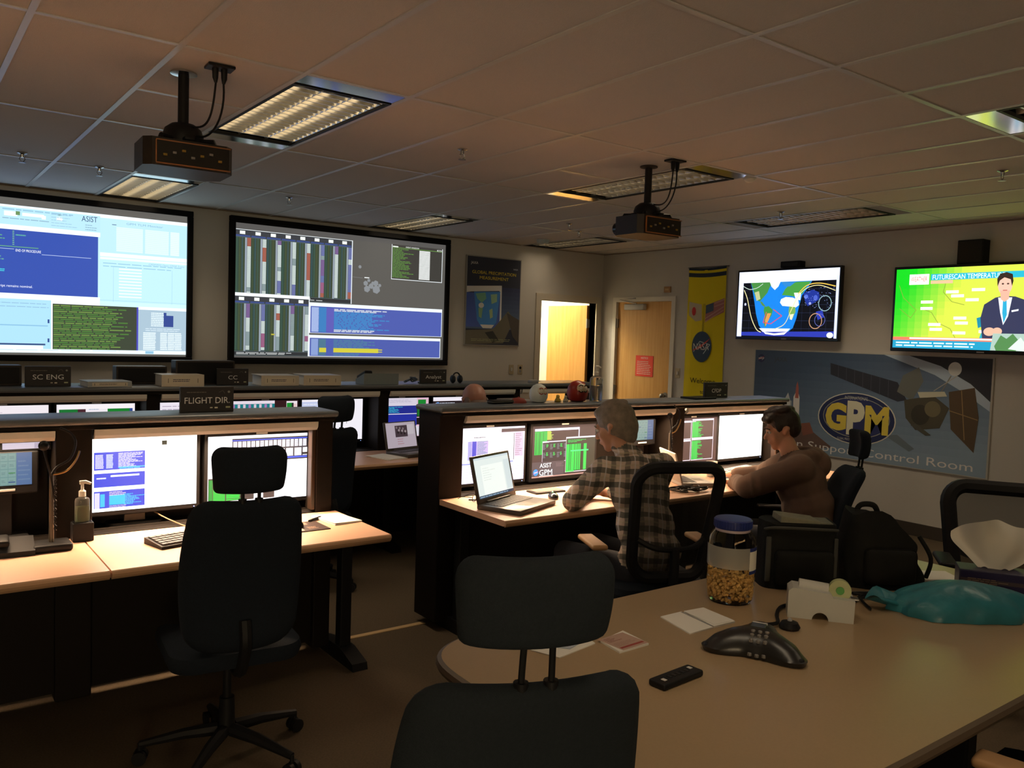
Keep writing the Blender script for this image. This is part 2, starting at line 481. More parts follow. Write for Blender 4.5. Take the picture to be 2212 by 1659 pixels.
# door_2: closed, in the right wall
d2 = bpy.data.objects.new('door_2', None); COL.objects.link(d2); struct(d2, 'closed maple door with a red notice')
MB().box(XR+0.02, XR+0.065, 6.70, 7.62, 0.01, 2.135, 0.002).build('leaf', M_door, d2)
fr = MB().box(XR-0.02, XR+0.08, 6.64, 6.70, 0, 2.19).box(XR-0.02, XR+0.08, 7.62, 7.68, 0, 2.19).box(XR-0.02, XR+0.08, 6.70, 7.62, 2.135, 2.19)
fr.build('door_frame', M_white, d2)
for z in (0.25, 1.04, 1.87):
    MB().box(XR-0.006, XR+0.022, 7.598, 7.626, z-0.055, z+0.055, 0.003).cyl((XR-0.008, 7.618, z-0.06), (XR-0.008, 7.618, z+0.06), 0.009, n=8).build('hinge', M_steel, d2)
MB().cyl((XR+0.02, 6.77, 1.02), (XR-0.03, 6.77, 1.02), 0.013).sphere((XR-0.04, 6.77, 1.02), 0.032).cyl((XR+0.02, 6.77, 1.02), (XR+0.01, 6.77, 1.02), 0.04).build('door_knob', M_steel, d2, True)
cl = MB().box(XR-0.045, XR+0.02, 7.13, 7.46, 2.035, 2.105, 0.012).build('door_closer', M_lgrey, d2, True)
MB().tube([(XR-0.02, 7.27, 2.11), (XR-0.06, 7.52, 2.16), (XR-0.03, 7.28, 2.175)], 0.008, 8).build('arm', M_steel, cl)

# ------------------------------------------------------------------ ceiling
ce = MB().box(XL, XR, YB, YF, ZC+0.11, ZC+0.16).build('ceiling', mat('ceiling_void', (0.05, 0.05, 0.05), 0.9)); struct(ce, 'suspended ceiling of long mineral fibre tiles')
FIX = [(3, -4), (8, -4), (12, -4), (3, -2), (8, -2), (12, -2), (3, 0), (8, 0), (12, 0), (3, 2), (8, 2), (12, 2), (-2, 0), (-2, 2)]
_tile = {}
def tile(x0, x1, y0, y1):
    k = (round(x1-x0, 3), round(y1-y0, 3))
    if k not in _tile:
        a, b = k
        m = MB().box(-a/2+0.004, a/2-0.004, -b/2+0.004, b/2-0.004, 0.0, 0.016)
        me = m.mesh('ceiling_tile'); me.materials.append(M_tile); _tile[k] = me
    link('ceiling_tile', _tile[k], ce, ((x0+x1)/2, (y0+y1)/2, ZC+0.002))
for i in range(-4, 15):
    for j in range(-4, 3):
        x0, x1 = GX(i), min(GX(i+1), XR); y0, y1 = GY(j), min(GY(j+1), YF)
        if (i, j) in FIX: continue
        if (i, j) in ((2, 0), (7, 0)):
            tile(x0, x1, y0, (y0+y1)/2); tile(x0, x1, (y0+y1)/2, y1)
        else:
            tile(x0, x1, y0, y1)
tw = 0.012
for i in range(-3, 15):
    MB().box(GX(i)-tw, GX(i)+tw, YB, YF, ZC-0.004, ZC+0.001).build('tee_bar', M_tee, ce)
_tee = MB().box(-0.254+tw, 0.254-tw, -tw, tw, ZC-0.003, ZC+0.001).mesh('cross_tee'); _tee.materials.append(M_tee)
for i in range(-4, 15):
    for j in range(-3, 3):
        if i == 14: MB().box(GX(14)+tw, XR, GY(j)-tw, GY(j)+tw, ZC-0.003, ZC+0.001).build('cross_tee', M_tee, ce)
        else: link('cross_tee', _tee, ce, (GX(i)+0.254, GY(j), 0))
for i in (2, 7): link('cross_tee', _tee, ce, (GX(i)+0.254, GY(0)+0.762, 0))
M_angle = mat('wall_angle', (0.30, 0.22, 0.15), 0.5)
for a in ((XL, XR, YF-0.02, YF-0.001), (XL, XR, YB+0.001, YB+0.02), (XR-0.02, XR-0.001, YB, YF), (XL+0.001, XL+0.02, YB, YF)):
    MB().box(*a, ZC-0.006, ZC).build('wall_angle', M_angle, ce)

# recessed parabolic troffers
M_para = mat('parabolic_aluminium', (0.80, 0.78, 0.72), 0.28, metal=1.0)
M_endpl = mat('polished_end_plate', (0.62, 0.62, 0.62), 0.12, metal=1.0)
M_tubeoff = mat('fluorescent_tube_off', (0.75, 0.75, 0.72), 0.3)
TUBE, TROFFER_W = 1.3, 9.0
def make_troffer():
    t = thing('ceiling_light', 'x', 'ceiling light')
    y0, y1, x0, x1 = 0.152, 1.372, 0.012, 0.496
    m = MB()
    m.box(x0, x0+0.016, y0, y1, -0.006, 0.012).box(x1-0.016, x1, y0, y1, -0.006, 0.012).box(x0, x1, y0, y0+0.016, -0.006, 0.012).box(x0, x1, y1-0.016, y1, -0.006, 0.012)
    m.build('frame', M_black, t)
    MB().box(x0, x1, y0, y1, 0.088, 0.094).box(x0-.002, x0, y0, y1, 0.012, 0.09).box(x1, x1+.002, y0, y1, 0.012, 0.09).build('housing', mat('troffer_pan', (0.6, 0.6, 0.58), 0.5), t)
    lw = (x1-x0-0.032)/3
    for k in range(3):
        a = x0+0.016+lw*k; v = []; f = []; n = 10
        for q in range(n+1):
            s = q/n*2-1
            v += [(a+lw*q/n, y0+0.016, 0.072-0.066*s*s*abs(s)**0.5), (a+lw*q/n, y1-0.016, 0.072-0.066*s*s*abs(s)**0.5)]
        for q in range(n): f.append((2*q, 2*q+1, 2*q+3, 2*q+2))
        MB().add(v, f).build('reflector_lane', M_para, t, True)
        MB().cyl((a+lw/2, y0+0.03, 0.054), (a+lw/2, y1-0.03, 0.054), 0.012, n=10).build('fluorescent_tube', mat('glow_tube', (.8, .75, .6), .4, emit=(1.0, .76, .46), estr=TUBE), t, True)  # weak glow added to warm the louver lanes
    g = MB(); nb = 19
    for q in range(1, nb):
        yy = y0+0.016+(y1-y0-0.032)*q/nb
        g.prism([(yy-0.004, 0.006), (yy+0.004, 0.006), (yy+0.001, 0.040), (yy-0.001, 0.040)], x0+0.016, x1-0.016, axis='x')
    g.build('louver_blades', M_para, t)
    for a, b in ((0.014, y0-0.002), (y1+0.002, 1.510)):
        MB().box(x0, x1, a, b, -0.002, 0.006, 0.001).build('end_plate', M_endpl, t)
    lo = area_light('troffer_fill', (.254, .762, -.010), (0, 0, 0), .42, 1.15, TROFFER_W, (1.0, .80, .56), R(118)); lo.parent = t  # added below the louvers as the room's ambient light
    return t
troff = make_troffer()
FLAB = {(3, 0): 'ceiling light behind the left projector, louvers tinted warm yellow', (3, 2): 'ceiling light right above the left projection screen',
        (8, 2): 'ceiling light touching the wall above the right projection screen', (8, 0): 'ceiling light just behind the right projector pole',
        (12, 2): 'dim ceiling light near the far corner beside the smoke detector', (12, 0): 'ceiling light above the world map television',
        (8, -2): 'ceiling light cut by the right edge, with colourful reflections', (3, -2): 'dim ceiling light above the photographer, left one',
        (12, -2): 'dim ceiling light by the right wall near the photographer', (-2, 0): 'dim ceiling light over the left end of the near consoles',
        (-2, 2): 'dim ceiling light over the left end of the far consoles',
        (3, -4): 'dim ceiling light at the back of the room, left', (8, -4): 'dim ceiling light at the back of the room, middle', (12, -4): 'dim ceiling light at the back of the room, right'}
for k, (i, j) in enumerate(FIX):
    o = troff if k == 0 else copy_tree(troff)
    place(o, (GX(i), GY(j), ZC), 0, FLAB[(i, j)], 'recessed ceiling lights')
    for q in o.children:      # added fill, power set row by row to even the room
        if q.type == 'LIGHT':
            q.data = q.data.copy(); q.data.energy = {-4: 3.0, -2: 3.5, 0: 7.0, 2: 5.5}[j]*(.4 if (i, j) == (12, 2) else 1)

# sprinklers, smoke detector
def make_sprinkler():
    t = thing('sprinkler', 'x', 'sprinkler')
    MB().lathe([(0.03, 0), (0.03, -0.004), (0.012, -0.012), (0.010, -0.03)], 14).build('escutcheon', M_chrome, t, True)
    MB().tube([(-0.012, 0, -0.028), (-0.016, 0, -0.042), (-0.004, 0, -0.058)], 0.003, 6).tube([(0.012, 0, -0.028), (0.016, 0, -0.042), (0.004, 0, -0.058)], 0.003, 6).build('yoke', M_steel, t)
    MB().lathe([(0.022, -0.060), (0.022, -0.063), (0.004, -0.064)], 12).build('deflector', M_steel, t)
    return t
sp = make_sprinkler()
for k, (x, y, l) in enumerate([(2.706, 4.152, 'sprinkler head in the middle of the ceiling'), (2.665, 6.667, 'sprinkler head above the right projection screen'),
        (5.81, 4.174, 'sprinkler head above the ceiling light over the map television'), (5.60, 6.40, 'sprinkler head close to the far corner ceiling light'),
        (5.326, 2.291, 'sprinkler head near the right edge of the ceiling'), (0.719, 6.314, 'sprinkler head at the far left of the ceiling'),
        (5.171, 6.052, 'sprinkler head left of the right projector, tiny'), (1.201, 6.45, 'sprinkler head left of the ceiling light above the left screen')]):
    o = sp if k == 0 else copy_tree(sp)
    place(o, (x, y, ZC), 0, l, 'ceiling sprinkler heads')
t = thing('smoke_detector', 'pale round smoke detector on the ceiling near the far corner', 'smoke detector', (5.82, 7.25, ZC))
MB().lathe([(0.07, 0), (0.07, -0.015), (0.06, -0.04), (0.03, -0.05)], 20).build('housing', mat('detector_grey', (0.45, 0.52, 0.52), 0.4), t, True)
MB().lathe([(0.074, 0), (0.074, -0.008)], 20).build('base_ring', M_lgrey, t, True)
t = thing('sensor_dome', 'small white dome beside the ceiling light behind the right projector', 'sensor', (4.52, 3.50, ZC))
MB().sphere((0, 0, -0.005), (0.035, 0.035, 0.025)).build('dome', M_white, t, True)
MB().lathe([(0.042, 0), (0.042, -0.006)], 18).build('base_ring', M_lgrey, t, True)

# ------------------------------------------------------------------ wall plates
def wall_plate(name, label, loc, rotz, kind):
    t = thing(name, label, 'switch' if kind != 'outlet' else 'outlet', loc, rotz)
    MB().box(-0.035, 0.035, -0.006, 0, -0.057, 0.057, 0.003).build('cover_plate', mat('ivory_plastic', (0.45, 0.38, 0.26), 0.45), t)
    if kind == 'switch': MB().box(-0.012, 0.012, -0.013, -0.005, -0.02, 0.02, 0.002).build('rocker', M_lgrey, t)
    else:
        for z in (-0.02, 0.02): MB().lathe([(0.016, 0), (0.016, 0.003)], 14, Matrix.Translation((0, -0.006, z)) @ Matrix.Rotation(R(90), 4, 'X')).build('socket', M_black if z > 0 else M_grey, t)
wall_plate('light_switch', 'blank ivory wall plate, left of the pair beside the open door', (5.926, YF, 1.271), 0, 'switch')
wall_plate('wall_outlet', 'ivory outlet plate, right of the pair beside the open door', (6.058, YF, 1.271), 0, 'outlet')
wall_plate('door_switch', 'ivory light switch between the closed door and yellow banner', (XR, 6.575, 1.30), R(-90), 'switch')
t = thing('exit_plate', 'small tan plate high on the wall above the closed door', 'sign', (XR, 6.78, 2.27), R(-90))
MB().box(-0.05, 0.05, -0.02, 0, -0.035, 0.035, 0.004).build('plate', M_tan, t)
MB().box(-0.03, 0.03, -0.023, -0.02, -0.012, 0.012, 0.001).build('inset', mat('amber_inset', (0.6, 0.4, 0.2), 0.4), t)
# red notice on the closed door
t = thing('door_notice', 'red notice with white print on the closed door', 'sign', (XR+0.0165, 7.13, 1.355), R(-90))
c = Canvas(0.29, 0.25, '#c0392f', 0.0006); c.up().text('NOTICE', 0.5, 0.06, 0.09, '#f0c8c0', align='c').lines(0.08, 0.24, 0.92, 0.92, 8, '#e8a8a0', 0.75, 1.0, 0.3)
c.build('print', M_print, t, gain=2.0)
MB().box(-0.147, 0.147, 0.0005, 0.0035, -0.127, 0.127).build('backing', mat('notice_red', lin('#b5382e'), 0.5), t)
# ================================================================== things on the walls
def meatball(c, u, v, ru, col_blue, k=1.0, rv=None):
    """round blue emblem with red chevron, white orbit and letters"""
    rv = rv or ru*c.w/c.h
    c.up().ell(u, v, ru, rv, col_blue)
    c.up().line([(u-ru*.8, v+rv*.35), (u-ru*.2, v-rv*.35), (u+ru*.85, v-rv*.15), (u+ru*.2, v+rv*.45)], ru*.06, '#9aa8b8')
    c.up().poly([(u-ru*1.0, v+rv*.30), (u+ru*.55, v-rv*.40), (u+ru*1.0, v-rv*.62), (u+ru*.1, v-rv*.02), (u-ru*.1, v+rv*.1)], '#a03a34')
    c.up().text('NASA', u, v-rv*.22, rv*.42, '#c4c6c6', w=ru*1.6, align='c')

# ---- projection screens
def projection_screen(name, label, x0, x1, z0, z1, canvas):
    t = thing(name, label, 'projection screen', ((x0+x1)/2, YF, (z0+z1)/2), 0)
    W, H, b = x1-x0, z1-z0, 0.05
    for n, q in (('frame_bar', (-W/2, W/2, -.06, 0, H/2-b, H/2)), ('frame_bar', (-W/2, W/2, -.06, 0, -H/2, -H/2+b)),
                 ('frame_bar', (-W/2, -W/2+b, -.06, 0, -H/2+b, H/2-b)), ('frame_bar', (W/2-b, W/2, -.06, 0, -H/2+b, H/2-b))):
        MB().box(*q, 0.006).build(n, M_frame, t)
    MB().box(-W/2+b, W/2-b, -0.03, -0.001, -H/2+b, H/2-b).build('backing', M_frame, t)
    canvas.build('projected_picture', M_proj, t, loc=(0, -0.031, 0))
    return t
# left screen (inner 2.31 x 1.265)
c = Canvas(2.31, 1.265, '#5c5a56')
c.up().rect(0.0, 0.045, 1.0, 0.985, '#bfe6f6')
c.up().rect(0, .045, .69, .06, '#eaf8ff').rect(0, .06, .69, .185, '#b4dff2')
c.up().rect(.385, .085, .425, .115, '#eefcff').rect(.42, .082, .433, .106, '#6a8c5a').rect(.44, .088, .507, .108, '#eefaff').rect(.50, .095, .513, .118, '#f4fdff')
c.rect(.55, .073, .562, .083, '#5a7a4c').rect(.547, .092, .566, .118, '#f0fbff')
c.lines(.38, .065, .62, .08, 1, '#8fbcd4', .9, 1).lines(.38, .125, .54, .135, 1, '#86a8bc', .9, 1).lines(.53, .07, .62, .16, 5, '#9ac2d8', .5, 1, .25).lines(.64, .12, .685, .165, 3, '#86a8bc', .5, 1, .3)
c.text('ASIST', .628, .068, .036, '#2e4470', w=.052)
c.up().rect(0, .17, .69, .20, '#f2fbff').rect(0, .20, .683, .605, '#3650a8')
c.up().lines(.30, .21, .405, .29, 4, '#5a9c88', .3, .9, .35).lines(.41, .205, .416, .30, 8, '#6ea890', .9, 1, .5, False).lines(.42, .225, .455, .24, 1, '#5fae98', .8, 1)
c.rect(0, .305, .49, .311, '#5f9a80').rect(.30, .322, .415, .325, '#b8c8ea').rect(.50, .345, .66, .348, '#b8c8ea')
c.text('END OF PROCEDURE', .42, .322, .016, '#f4f8ff', w=.078).lines(.3, .365, .44, .40, 2, '#5f9a9a', .5, .9, .45).lines(.36, .45, .388, .47, 2, '#44c8d8', .9, 1, .6)
c.text('script remains nominal.', .362, .55, .016, '#e8eeff', w=.11)
c.up().rect(0, .605, .69, .64, '#f4fcff').rect(0, .64, .53, .985, '#a8d8f4')
c.up().lines(.36, .655, .525, .70, 2, '#8cb4d0', .9, 1, .2).rect(.0, .805, .52, .812, '#86b8d8').rect(.0, .925, .512, .936, '#39507c').rect(0, .938, .505, .96, '#f4fdff').rect(.519, .765, .525, .79, '#34508c').rect(.519, .89, .525, .915, '#34508c')
c.up().rect(.53, .635, .69, .66, '#f0faff').rect(.53, .657, .824, .985, '#f4faff').rect(.535, .66, .822, .975, '#3c4436')
c.up()
for k in range(24):
    v = .665+k*.0128
    c.lines(.538, v, .538+.2+.07*math.sin(k*1.7)**2, v+.0128, 1, '#4c7a38' if k % 3 else '#6a8a44', .85, 1, .62)
c.rect(.818, .66, .824, .98, '#4848b0')
c.up().rect(.69, .045, 1.0, .325, '#b8e2f4').rect(.69, .045, 1.0, .068, '#f0fbff').rect(.69, .30, 1.0, .325, '#eefaff')
c.up().rect(.745, .12, .838, .285, '#d6f0ec').rect(.846, .12, .932, .285, '#d6f0ec').rect(.938, .12, .971, .285, '#dcf4ee')
for k in range(12): c.up().rect(.745, .13+k*.0128, .971, .1312+k*.0128, '#b6dcdc') if k < 1 else c.rect(.745, .13+k*.0128, .971, .1312+k*.0128, '#b6dcdc')
c.text('GPM TLM Monitor', .78, .085, .014, '#7ea8c4', w=.13).rect(.73, .105, .745, .109, '#28406c')
c.up().rect(.69, .33, 1.0, .66, '#bce6f6').rect(.69, .33, 1.0, .345, '#e6f6fc')
c.up()
for k in range(10): c.rect(.755, .40+k*.021, .835, .408+k*.021, '#eaf8fa')
c.lines(.70, .36, .99, .40, 2, '#8cbcd6', .8, 1, .25).text('CFDP/FDS Open CFDP Trans', .86, .352, .012, '#86b0cc', w=.13)
c.rect(.735, .39, .736, .64, '#98c4d8').rect(.945, .39, .946, .64, '#98c4d8').rect(.69, .62, 1, .622, '#98c4d8').rect(.69, .63, 1.0, .66, '#c8ecf8')
c.up().rect(.824, .665, 1.0, .985, '#a4bccc').rect(.824, .655, 1.0, .675, '#eef8fc')
c.up().lines(.87, .69, .92, .79, 8, '#dcecf2', .8, 1, .6).rect(.916, .69, .926, .71, '#34488c').rect(.916, .71, .952, .79, '#34488c').lines(.85, .80, .98, .825, 2, '#cfe0ea', .9, 1, .4)
for u in (.842, .862, .904, .932, .958): c.lines(u, .83, u+.026, .955, 10, '#e0eef2', .9, 1, .7)
c.rect(0, .96, 1.0, .985, '#e4f4fa').rect(.85, .963, .88, .982, '#8cbcd8')
c.lines(.3, .962, .8, .972, 1, '#b4ccd8', .9, 1, .3)
projection_screen('projection_screen', 'left projection screen showing pale blue windows and a blue terminal', -0.17, 2.24, 1.325, 2.69, c)

# right screen
c = Canvas(2.32, 1.265, '#545250')
c.up().rect(0, .04, 1, .985, '#565450')
def telemetry(c, u0, v0, u1, v1, cols, seed, foot=True):
    rn = random.Random(seed)
    c.up().rect(u0, v0, u1, v1, '#4e5a5c')
    c.up().rect(u0, v0, u1, v0+.004, '#dfe6ea').rect(u1-.004, v0, u1, v1, '#dfe6ea').rect(u0, v0+.004, u1-.004, v0+.055, '#3a3c40')
    du = (u1-.004-u0)/cols
    for k in range(cols):
        c.rect(u0+du*(k+.28), v0+.012, u0+du*(k+.62), v0+.036, '#e8eee8'); c.rect(u0+du*(k+.02), v0+.042, u0+du*(k+.95), v0+.054, '#3c4c80')
    top = v0+.06; bot = v1-(.035 if foot else .02); n = int((bot-top)/.0105)
    for k in range(cols):
        a = u0+du*k
        c.rect(a, top, a+du*.30, bot, '#33443a').rect(a+du*.30, top, a+du*.62, bot, '#3c4636').rect(a+du*.62, top, a+du*.74, bot, '#8e98a4')
        c.up()
        for q in range(3):
            uu = a+du*(.06+.17*q)
            for r in range(n): c.rect(uu, top+r*.0105+.002, uu+du*.10, top+r*.0105+.0078, ('#3f5a4e', '#4a5434', '#3c5660')[(q+k) % 3])
        r = 0
        while r < n:
            run = rn.randint(3, 12); kind = rn.random()
            colr = '#c8d4d0' if kind < .48 else ('#a85a46' if kind < .6 else ('#7a5a90' if kind < .68 else ('#6a70a8' if kind < .78 else ('#8a9a9c' if kind < .95 else '#9c5a80'))))
            for w in range(run):
                if r < n: c.rect(a+du*.76, top+r*.0105+.001, a+du*1.0, top+r*.0105+.0092, colr); r += 1
        c.lay -= 1
    c.up().up()
    if foot: c.rect(u0, bot+.004, u1-.004, v1-.004, '#2e3032').lines(u0+.01, bot+.008, u1-.03, v1-.008, 2, '#c0c4c4', .6, 1, .5, True)
telemetry(c, 0.0, .045, .518, .555, 8, 3)
telemetry(c, 0.0, .535, .322, .985, 5, 9)
c.up().rect(0, .515, .322, .538, '#eef4f6')
c.up().rect(.322, .56, .99, .80, '#e4ecf2').rect(.327, .588, .987, .797, '#4a58a4')
c.up().rect(.332, .595, .365, .79, '#8ca0d0').rect(.366, .595, .40, .79, '#3c78b4').rect(.40, .60, .435, .79, '#5a58ac')
for k in range(17):
    c.lines(.436, .60+k*.011, .436+.30-.11*abs(math.sin(k*.9)), .611+k*.011, 1, ('#3c86c0' if 1 < k < 15 else '#c8d0d8'), .85, 1, .7)
c.lines(.332, .598, .365, .79, 17, '#aab8dc', .9, 1, .5)
c.up().rect(.322, .815, .985, .985, '#e4ecf2').rect(.326, .838, .982, .981, '#4a58a2')
c.up().rect(.332, .845, .364, .975, '#8296c8').rect(.366, .845, .40, .975, '#4a7088').lines(.436, .845, .66, .915, 6, '#4a7a94', .6, .95, .6).lines(.436, .955, .6, .978, 2, '#4a7a94', .6, .95, .6)
c.up().rect(.37, .915, .402, .95, '#c8c03c').rect(.436, .915, .655, .95, '#c8c03c').rect(.655, .92, .675, .928, '#c8c03c').rect(.655, .938, .675, .945, '#c8c03c')
c.up().rect(.155, .815, .17, .826, '#b0a83c')
c.rect(.712, .04, .984, .33, '#dfe6ea').up().rect(.7145, .04, .981, .325, '#3c3a36').up().rect(.7145, .062, .981, .066, '#6a9a48').lines(.717, .07, .835, .315, 22, '#5a8a3c', .3, .95, .5).text('EVENT WINDOW', .82, .048, .012, '#e8ece8', w=.07, align='c')
for k in range(20): c.rect(.857, .072+k*.0123, .915, .081+k*.0123, '#e8ecea')
c.rect(.717, .052, .745, .062, '#dfe4e0').rect(.953, .05, .978, .062, '#dfe4e0').up().rect(.956, .053, .976, .060, '#44403a')
c.up().rect(.578, .33, .602, .338, '#d8dcdc')
for u, v, s in ((.585, .38, .012), (.60, .355, .008), (.612, .40, .013), (.592, .425, .016), (.635, .375, .014), (.638, .425, .020), (.655, .39, .008), (.62, .375, .008), (.555, .25, .008)):
    c.poly([(u+s*math.cos(k*PI/3+.3), v+s*1.8*math.sin(k*PI/3+.3)) for k in range(6)], '#82868a')
c.line([(.52, .335), (.57, .34)], .001, '#808488')
projection_screen('projection_screen', 'right projection screen with rows of telemetry and blue logs', 2.575, 5.0, 1.315, 2.70, c)

# ---- tall mission poster on the front wall
t = thing('mission_poster', 'tall dark mission poster with a world map beside the open door', 'poster', (5.625, YF, 2.055), 0)
MB().box(-.39, .39, -.022, 0, -.51, .51, .003).build('frame', mat('poster_frame', (.35, .34, .31), .4), t)
c = Canvas(.755, .995, '#1c1e26', .0003)
c.up().grid(0, .33, 1, .82, 10, 10, lambda i, j: '#%02x%02x%02x' % (30+2*j, 34+3*j, 52+3*j))
c.up().poly([(0, .34), (.62, .31), (.64, .37), (.08, .40), (0, .41)], '#8a94a8')
c.up().poly([(.60, .31), (.645, .31), (.655, .82), (.625, .82)], '#8a98b4')
c.up().rect(.0, .41, .62, .80, '#2c3a6a').up().poly([(.13, .40), (.62, .38), (.56, .74), (.48, .80), (.28, .80), (.20, .72)], '#2a5290')
c.up().poly([(.16, .42), (.34, .40), (.36, .47), (.28, .52), (.2, .48)], '#45685a').poly([(.22, .58), (.30, .58), (.28, .70), (.23, .68)], '#516a52').poly([(.44, .42), (.56, .41), (.56, .50), (.46, .53)], '#58705c').poly([(.42, .60), (.48, .58), (.49, .68), (.44, .70)], '#5e6e54').poly([(.26, .77), (.52, .77), (.47, .81), (.31, .81)], '#9aa4b0').ell(.27, .55, .05, .03, '#9aa6b8')
c.up().poly([(0, .84), (.5, .82), (.78, .60), (.9, .70), (.7, .98), (0, 1)], '#3c3a32').poly([(.75, .62), (1, .70), (1, .98), (.88, .9)], '#2c2a28').poly([(.35, .86), (.5, .84), (.62, .95), (.5, .98)], '#20201e')
c.up().text('JAXA', .06, .055, .030, '#9a9890').text('NASA', .86, .10, .018, '#70747c')
c.text('GLOBAL PRECIPITATION', .5, .155, .036, '#a8741c', w=.82, align='c').text('MEASUREMENT', .5, .215, .036, '#a8741c', w=.54, align='c')
c.lines(.1, .93, .9, .965, 2, '#5a6048', .9, 1, .3)
c.build('print', M_print, t, loc=(0, -.0235, 0), gain=4.0)

# ---- wide mission poster on the right wall
t = thing('control_room_poster', 'wide silver blue poster with a big GPM emblem and satellite', 'poster', (XR, 4.315, 1.105), R(-90))
MB().box(-1.195, 1.195, -.012, 0, -.51, .51, .002).build('mounting_board', mat('poster_board', (.50, .50, .46), .5), t)
W, H = 2.36, 1.0
c = Canvas(W, H, '#59636e', .0003)
def sky(i, j):
    u, v = (i+.5)/30, (j+.5)/14
    a = max(0, min(1, (u*.55+v*.9-.25)))
    base = (48+50*a, 62+52*a, 82+48*a)
    return '#%02x%02x%02x' % tuple(int(x) for x in base)
c.up().grid(0, 0, 1, 1, 30, 14, sky)
c.up().poly([(.70, 0), (1, 0), (1, .36), (.93, .22), (.82, .08)], '#22262c').up().poly([(.60, 0), (.70, 0), (.82, .08), (.93, .22), (1, .36), (1, .44), (.91, .30), (.80, .16)], '#7c8a98')
c.up().ell(.872, .10, .024, .06, '#9aa0a2').line([(.86, .16), (.82, .34)], .004, '#5c5c58').line([(.88, .16), (.80, .30)], .003, '#7c7c78')
c.poly([(.372, .10), (.66, .245), (.70, .40), (.665, .42), (.375, .21)], '#23262e').up()
for k in range(1, 8): c.line([(.372+.036*k, .10+.0185*k), (.374+.036*k, .21+.028*k)], .0015, '#3a3e48')
c.poly([(.66, .33), (.68, .18), (.74, .10), (.76, .22), (.72, .40)], '#4a4e4c').poly([(.69, .40), (.80, .34), (.86, .44), (.83, .62), (.74, .66), (.70, .56)], '#37362e').up().ell(.755, .52, .035, .09, '#2a2924').ell(.80, .46, .03, .07, '#504c3c').poly([(.74, .32), (.84, .30), (.85, .34), (.75, .37)], '#8e8e80').poly([(.72, .62), (.78, .70), (.80, .69), (.74, .60)], '#3a3a34')
c.poly([(.855, .30), (.945, .25), (.965, .50), (.955, .80), (.87, .62)], '#40362a').up().line([(.90, .28), (.92, .70)], .003, '#6e5c40').line([(.86, .46), (.962, .52)], .003, '#6e5c40')
c.poly([(.62, .74), (.67, .72), (.74, .83), (.72, .86)], '#4c565e')
# rocket and small things at the left
c.poly([(.165, .80), (.16, .50), (.178, .42), (.19, .50), (.19, .80)], '#8e9092').poly([(.21, .86), (.205, .46), (.222, .38), (.235, .46), (.238, .84)], '#a2a4a4').up().poly([(.213, .47), (.216, .34), (.222, .30), (.228, .36), (.23, .47)], '#7a4640').rect(.19, .50, .197, .80, '#70787e').poly([(.10, .92), (.16, .74), (.30, .78), (.40, .92), (.2, 1), (.1, 1)], '#4a3c38').poly([(.245, .72), (.29, .70), (.31, .80), (.26, .84)], '#5c3c34')
# emblem
c.up().ell(.495, .615, .168, .245, '#94948c', 40).up().ell(.495, .615, .163, .236, '#1d2440', 40).up().ell(.495, .605, .140, .185, '#22284a', 40).ring(.495, .605, .144, .192, .003, '#6e7068')
c.up().text('G', .362, .490, .235, '#b0903c', w=.094, bold=True).text('P', .458, .462, .290, '#b9b08c', w=.076, bold=True).text('M', .536, .490, .235, '#b0903c', w=.098, bold=True)
c.text('INTERNATIONAL', .495, .404, .032, '#8a8c8a', w=.10, align='c').text('GLOBAL PRECIPITATION MEASUREMENT', .495, .805, .022, '#8a8c8a', w=.15, align='c')
c.text('Mission Support Control Room', .055, .885, .075, '#d8d8cc', w=.90)
c.text('JAXA', .10, .065, .045, '#30363e')
meatball(c, .032, .085, .018, '#262c46')
c.build('print', M_print, t, loc=(0, -.0125, 0), gain=2.5)

# ---- yellow banner
t = thing('welcome_banner', 'long yellow cloth banner with two flags and a round blue emblem', 'banner', (XR, 6.185, 2.505), R(-90))
BW, BH = .53, 1.62
v = []; f = []; nx, nz = 16, 30
def bwave(u, w): return -0.02-0.006*math.sin(u*9+w*2)*w-0.01*math.sin(u*4+1.0)*w-(.012*math.sin(u*PI)*(1-w))
c = Canvas(BW, BH, '#b8a00a', .0028)
c.rect(0, 0, 1, .012, '#1c2530').rect(0, .012, 1, .03, '#b8a00a')
c.up().rect(0, 0, .45, .016, '#1a2430').rect(.53, 0, 1, .016, '#1a2430').rect(0, .034, 1, .062, '#1a2430')
c.up().poly([(.05, .235), (.40, .25), (.42, .36), (.25, .37), (.06, .33)], '#948c78').poly([(.52, .255), (.98, .215), (.98, .31), (.5, .365)], '#8a5a5a')
c.up().ell(.2, .30, .055, .03, '#a02a2c').poly([(.52, .257), (.72, .24), (.72, .295), (.52, .315)], '#3c4a5c')
for k in range(4): c.line([(.74 if k < 2 else .52, (.245 if k < 2 else .30)+.024*k), (.98, .225+.024*k)], .018, '#a08478')
c.line([(.46, .245), (.44, .44)], .012, '#6a6220').line([(.5, .245), (.47, .44)], .01, '#6a6220')
meatball(c, .45, .545, .26, '#26384e', rv=.108)
c.up().text('Welcome', .5, .765, .036, '#2a2a14', w=.66, align='c').text('to', .5, .845, .028, '#2a2a14', align='c').text('Mission Ops', .5, .91, .034, '#2a2a14', w=.8, align='c')
o = c.build('printed_cloth', M_print, t, loc=(0, 0, -BH/2), gain=2.0)
